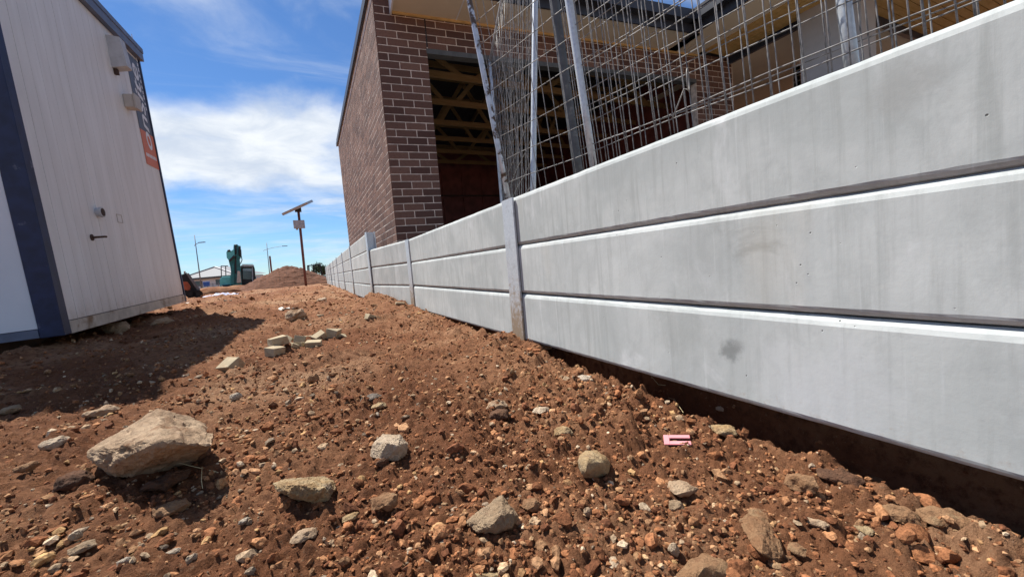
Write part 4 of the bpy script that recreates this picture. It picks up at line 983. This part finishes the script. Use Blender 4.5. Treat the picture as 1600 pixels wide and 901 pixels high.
MB().tube([epx(377, 400, .7), epx(378.2, 406, .7), epx(375.8, 412, .7)], .025, 6).build('hose', M['black'], bm_)
epoly('bucket_link', [(362, 445), (361, 430), (364, 412), (366.5, 412), (367, 445)], .82, .9, M['teal'], bm_)
cb = epoly('cab', [(376.5, 449), (376, 417), (379, 414), (396, 414), (398, 420), (400, 449)], -.9, .40, M['black'])
epoly('cab_roof', [(375.5, 417.5), (376.5, 415.5), (379, 414.6), (396, 414), (397, 417)], -.95, .52, M['cabtrim'], cb)
epoly('windscreen', [(379, 436), (379, 419.5), (393.5, 419), (394.5, 437)], .41, .43, M['glass'], cb)
epoly('painted_sky_reflection', [(379.5, 423.5), (379.5, 420), (393, 419.5), (393.5, 424)], .432, .44, M['sky_reflect'], cb)  # painted strip standing in for the sky mirrored in the upper windscreen
for a_, b_ in (((377.5, 446), (377, 418)), ((395, 446), (394.5, 418))): MB().bar(epx(*a_, .43), epx(*b_, .43), .05, .05).build('cab_pillar', M['cabtrim'], cb)
MB().bar(epx(378, 413, .2), epx(395, 413, .2), .03, .03).build('roof_rail', M['black'], cb)
# orange and black machine just behind the shed
s = 9.6; O0 = at(303, 464, s); O0.z = ground_z(O0); k_ = s / F
mini = empty('mini_loader', O0, Matrix.Rotation(-math.atan2(O0.x, O0.y), 4, 'Z').to_3x3()); tag(mini, 'orange and black small machine just behind the shed corner', 'machine')
bpy.context.view_layer.update()
def mpoly(name, pts, d0, d1, mat, par=None):
    q = [mini.matrix_world.inverted() @ at(*p, s) for p in pts]; return MB().prism([(p.x, p.z) for p in q], -d1, -d0).build(name, mat, par or mini, bevel=.006)
by = mpoly('body', [(284, 462), (283, 430), (292, 426), (297, 436), (312, 454), (310, 462)], -.25, .15, M['black'])
mpoly('cover', [(287, 452), (286, 440), (293, 440), (298, 447), (297, 455)], .152, .19, M['orange'], by)
mpoly('lift_arm', [(291, 428), (295, 427), (313, 452), (310, 456)], .20, .26, M['lamp'])
mpoly('exhaust', [(288, 431), (287, 424), (290, 423.5), (291, 430)], .0, .06, M['silver'], by)
for px in (298, 309):
    c = mini.matrix_world.inverted() @ at(px, 459, s); w_ = MB().tube([(c.x, -.32, c.z), (c.x, -.2, c.z)], 6.2 * k_, 18).build('wheel', M['rubber'], mini); MB().tube([(c.x, -.335, c.z), (c.x, -.321, c.z)], 2.6 * k_, 14).build('rim', M['black'], w_)
# hand barrow-like rail left of the tarp, blue tub, tarp
P = at(345, 459, 10.5); P.z = ground_z(P); rd = random.Random(4); mb = MB(); nx, ny = 22, 9
for i in range(nx):
    for j in range(ny): mb.v.append(((i / (nx - 1) - .5) * .72 + rd.uniform(-.01, .01), (j / (ny - 1) - .5) * .9, .035 + .05 * mnoise.fractal(Vector((i * .5, j * .6, 2.)), .8, 2, 3) + (.05 if 6 < i < 15 else .0) * math.sin(j / 8 * 3.14)))
mb.f = [(i * ny + j, (i + 1) * ny + j, (i + 1) * ny + j + 1, i * ny + j + 1) for i in range(nx - 1) for j in range(ny - 1)]
o = mb.build('tarp', M['tarp'], None, smooth=True); o.location = P; md = o.modifiers.new('thickness', 'SOLIDIFY'); md.thickness = .003; tag(o, 'crumpled bluish plastic sheet lying in front of the excavator', 'tarp')
P = at(324, 452, 30); P.z = at(324, 447, 30).z
o = MB().add([(-.17, -.13, 0), (.17, -.13, 0), (.17, .13, 0), (-.17, .13, 0), (-.2, -.16, .36), (.2, -.16, .36), (.2, .16, .36), (-.2, .16, .36)], [(3, 2, 1, 0), (0, 1, 5, 4), (1, 2, 6, 5), (2, 3, 7, 6), (3, 0, 4, 7), (4, 5, 6, 7)]).build('plastic_tub', M['bluebin'], None, bevel=.02); o.location = P
tag(o, 'small blue plastic tub left of the excavator', 'tub')
# small dirt heap in front of the excavator
for lb, px, py, sc, w_, h_ in (('low dirt heap beside the blue tub', 335, 451, 17.5, 1.0, .32), ('small dirt heap at the foot of the excavator', 372, 454, 22.0, .8, .30)):
    P = at(px, py, sc); P.z = ground_z(P)
    vv, ff_ = ico(4); q = vv * np.array([w_, .6, h_]); q += (np.array([mnoise.fractal(Vector(a_ * 2.5), .8, 2, 4) for a_ in vv]) * .12 * h_)[:, None] * vv
    o = link('dirt_heap', raw_mesh('dirt_heap', q, ff_, smooth=True), M['soil']); o.location = P; tag(o, lb, 'mound')
# trailer frame right of the mound and a far tree
s = 27; T0 = at(495, 443, s); T0.z = ground_z(T0)
tf = empty('trailer_frame', T0); tag(tf, 'dark open trailer frame between the mound and the wall', 'trailer')
def tb(a, b, w=.07): MB().bar(at(*a, s) - T0, at(*b, s) - T0, w, w).build('frame_bar', M['black'], tf)
for a_, b_ in (((481, 424), (480.5, 415)), ((480.5, 415), (501, 413.5)), ((490, 414.5), (491, 432)), ((500, 413.5), (503.5, 436)), ((483, 424.5), (482.5, 414.8)), ((488, 432), (504, 436))): tb(a_, b_)
MB().box(-.25, .6, -.3, .3, .15, .45).build('tray', M['lamp'], tf); MB().tube([(.15, -.36, .2), (.15, -.24, .2)], .2, 14).build('wheel', M['rubber'], tf)
def tree(label, px, py, s, h, w, seed):
    P = at(px, py, s); P.z = -.6; root = empty('tree', P); tag(root, label, 'tree', 'far trees'); r = np.random.default_rng(seed)
    tb_ = MB().tube([(0, 0, 0), (.05 * w, 0, h * .35), (0, 0, h * .7)], [.035 * h, .025 * h, .008 * h], 7)
    for k in range(6):
        a_ = k * 1.05; tb_.tube([(0, 0, h * (.3 + .05 * k)), (math.cos(a_) * w * .3, math.sin(a_) * w * .3, h * (.5 + .06 * k))], [.015 * h, .004 * h], 5)
    tb_.build('trunk', M['bark'], root)
    n = 2600; cl_ = r.normal(size=(14, 3)) * np.array([w * .27, w * .27, h * .16]) + np.array([0, 0, h * .66]); c = cl_[r.integers(0, 14, n)] + r.normal(size=(n, 3)) * w * .09
    a_ = r.normal(size=(n, 3)); a_ /= np.linalg.norm(a_, axis=1)[:, None]; b_ = np.cross(a_, r.normal(size=(n, 3))); b_ /= np.linalg.norm(b_, axis=1)[:, None]; q = w * .045
    v = np.stack([c - a_ * q, c + b_ * q * .6, c + a_ * q, c - b_ * q * .6], 1).reshape(-1, 3); me = raw_mesh('crown', v, np.arange(4 * n).reshape(n, 4)); link('crown', me, M['leaf'], root)
tree('small dark green tree at the far end of the wall', 505, 440, 60, 3.0, 2.4, 5)
tree('low far bush peeping over the dirt mound', 449, 441, 110, 4.0, 3.5, 6)
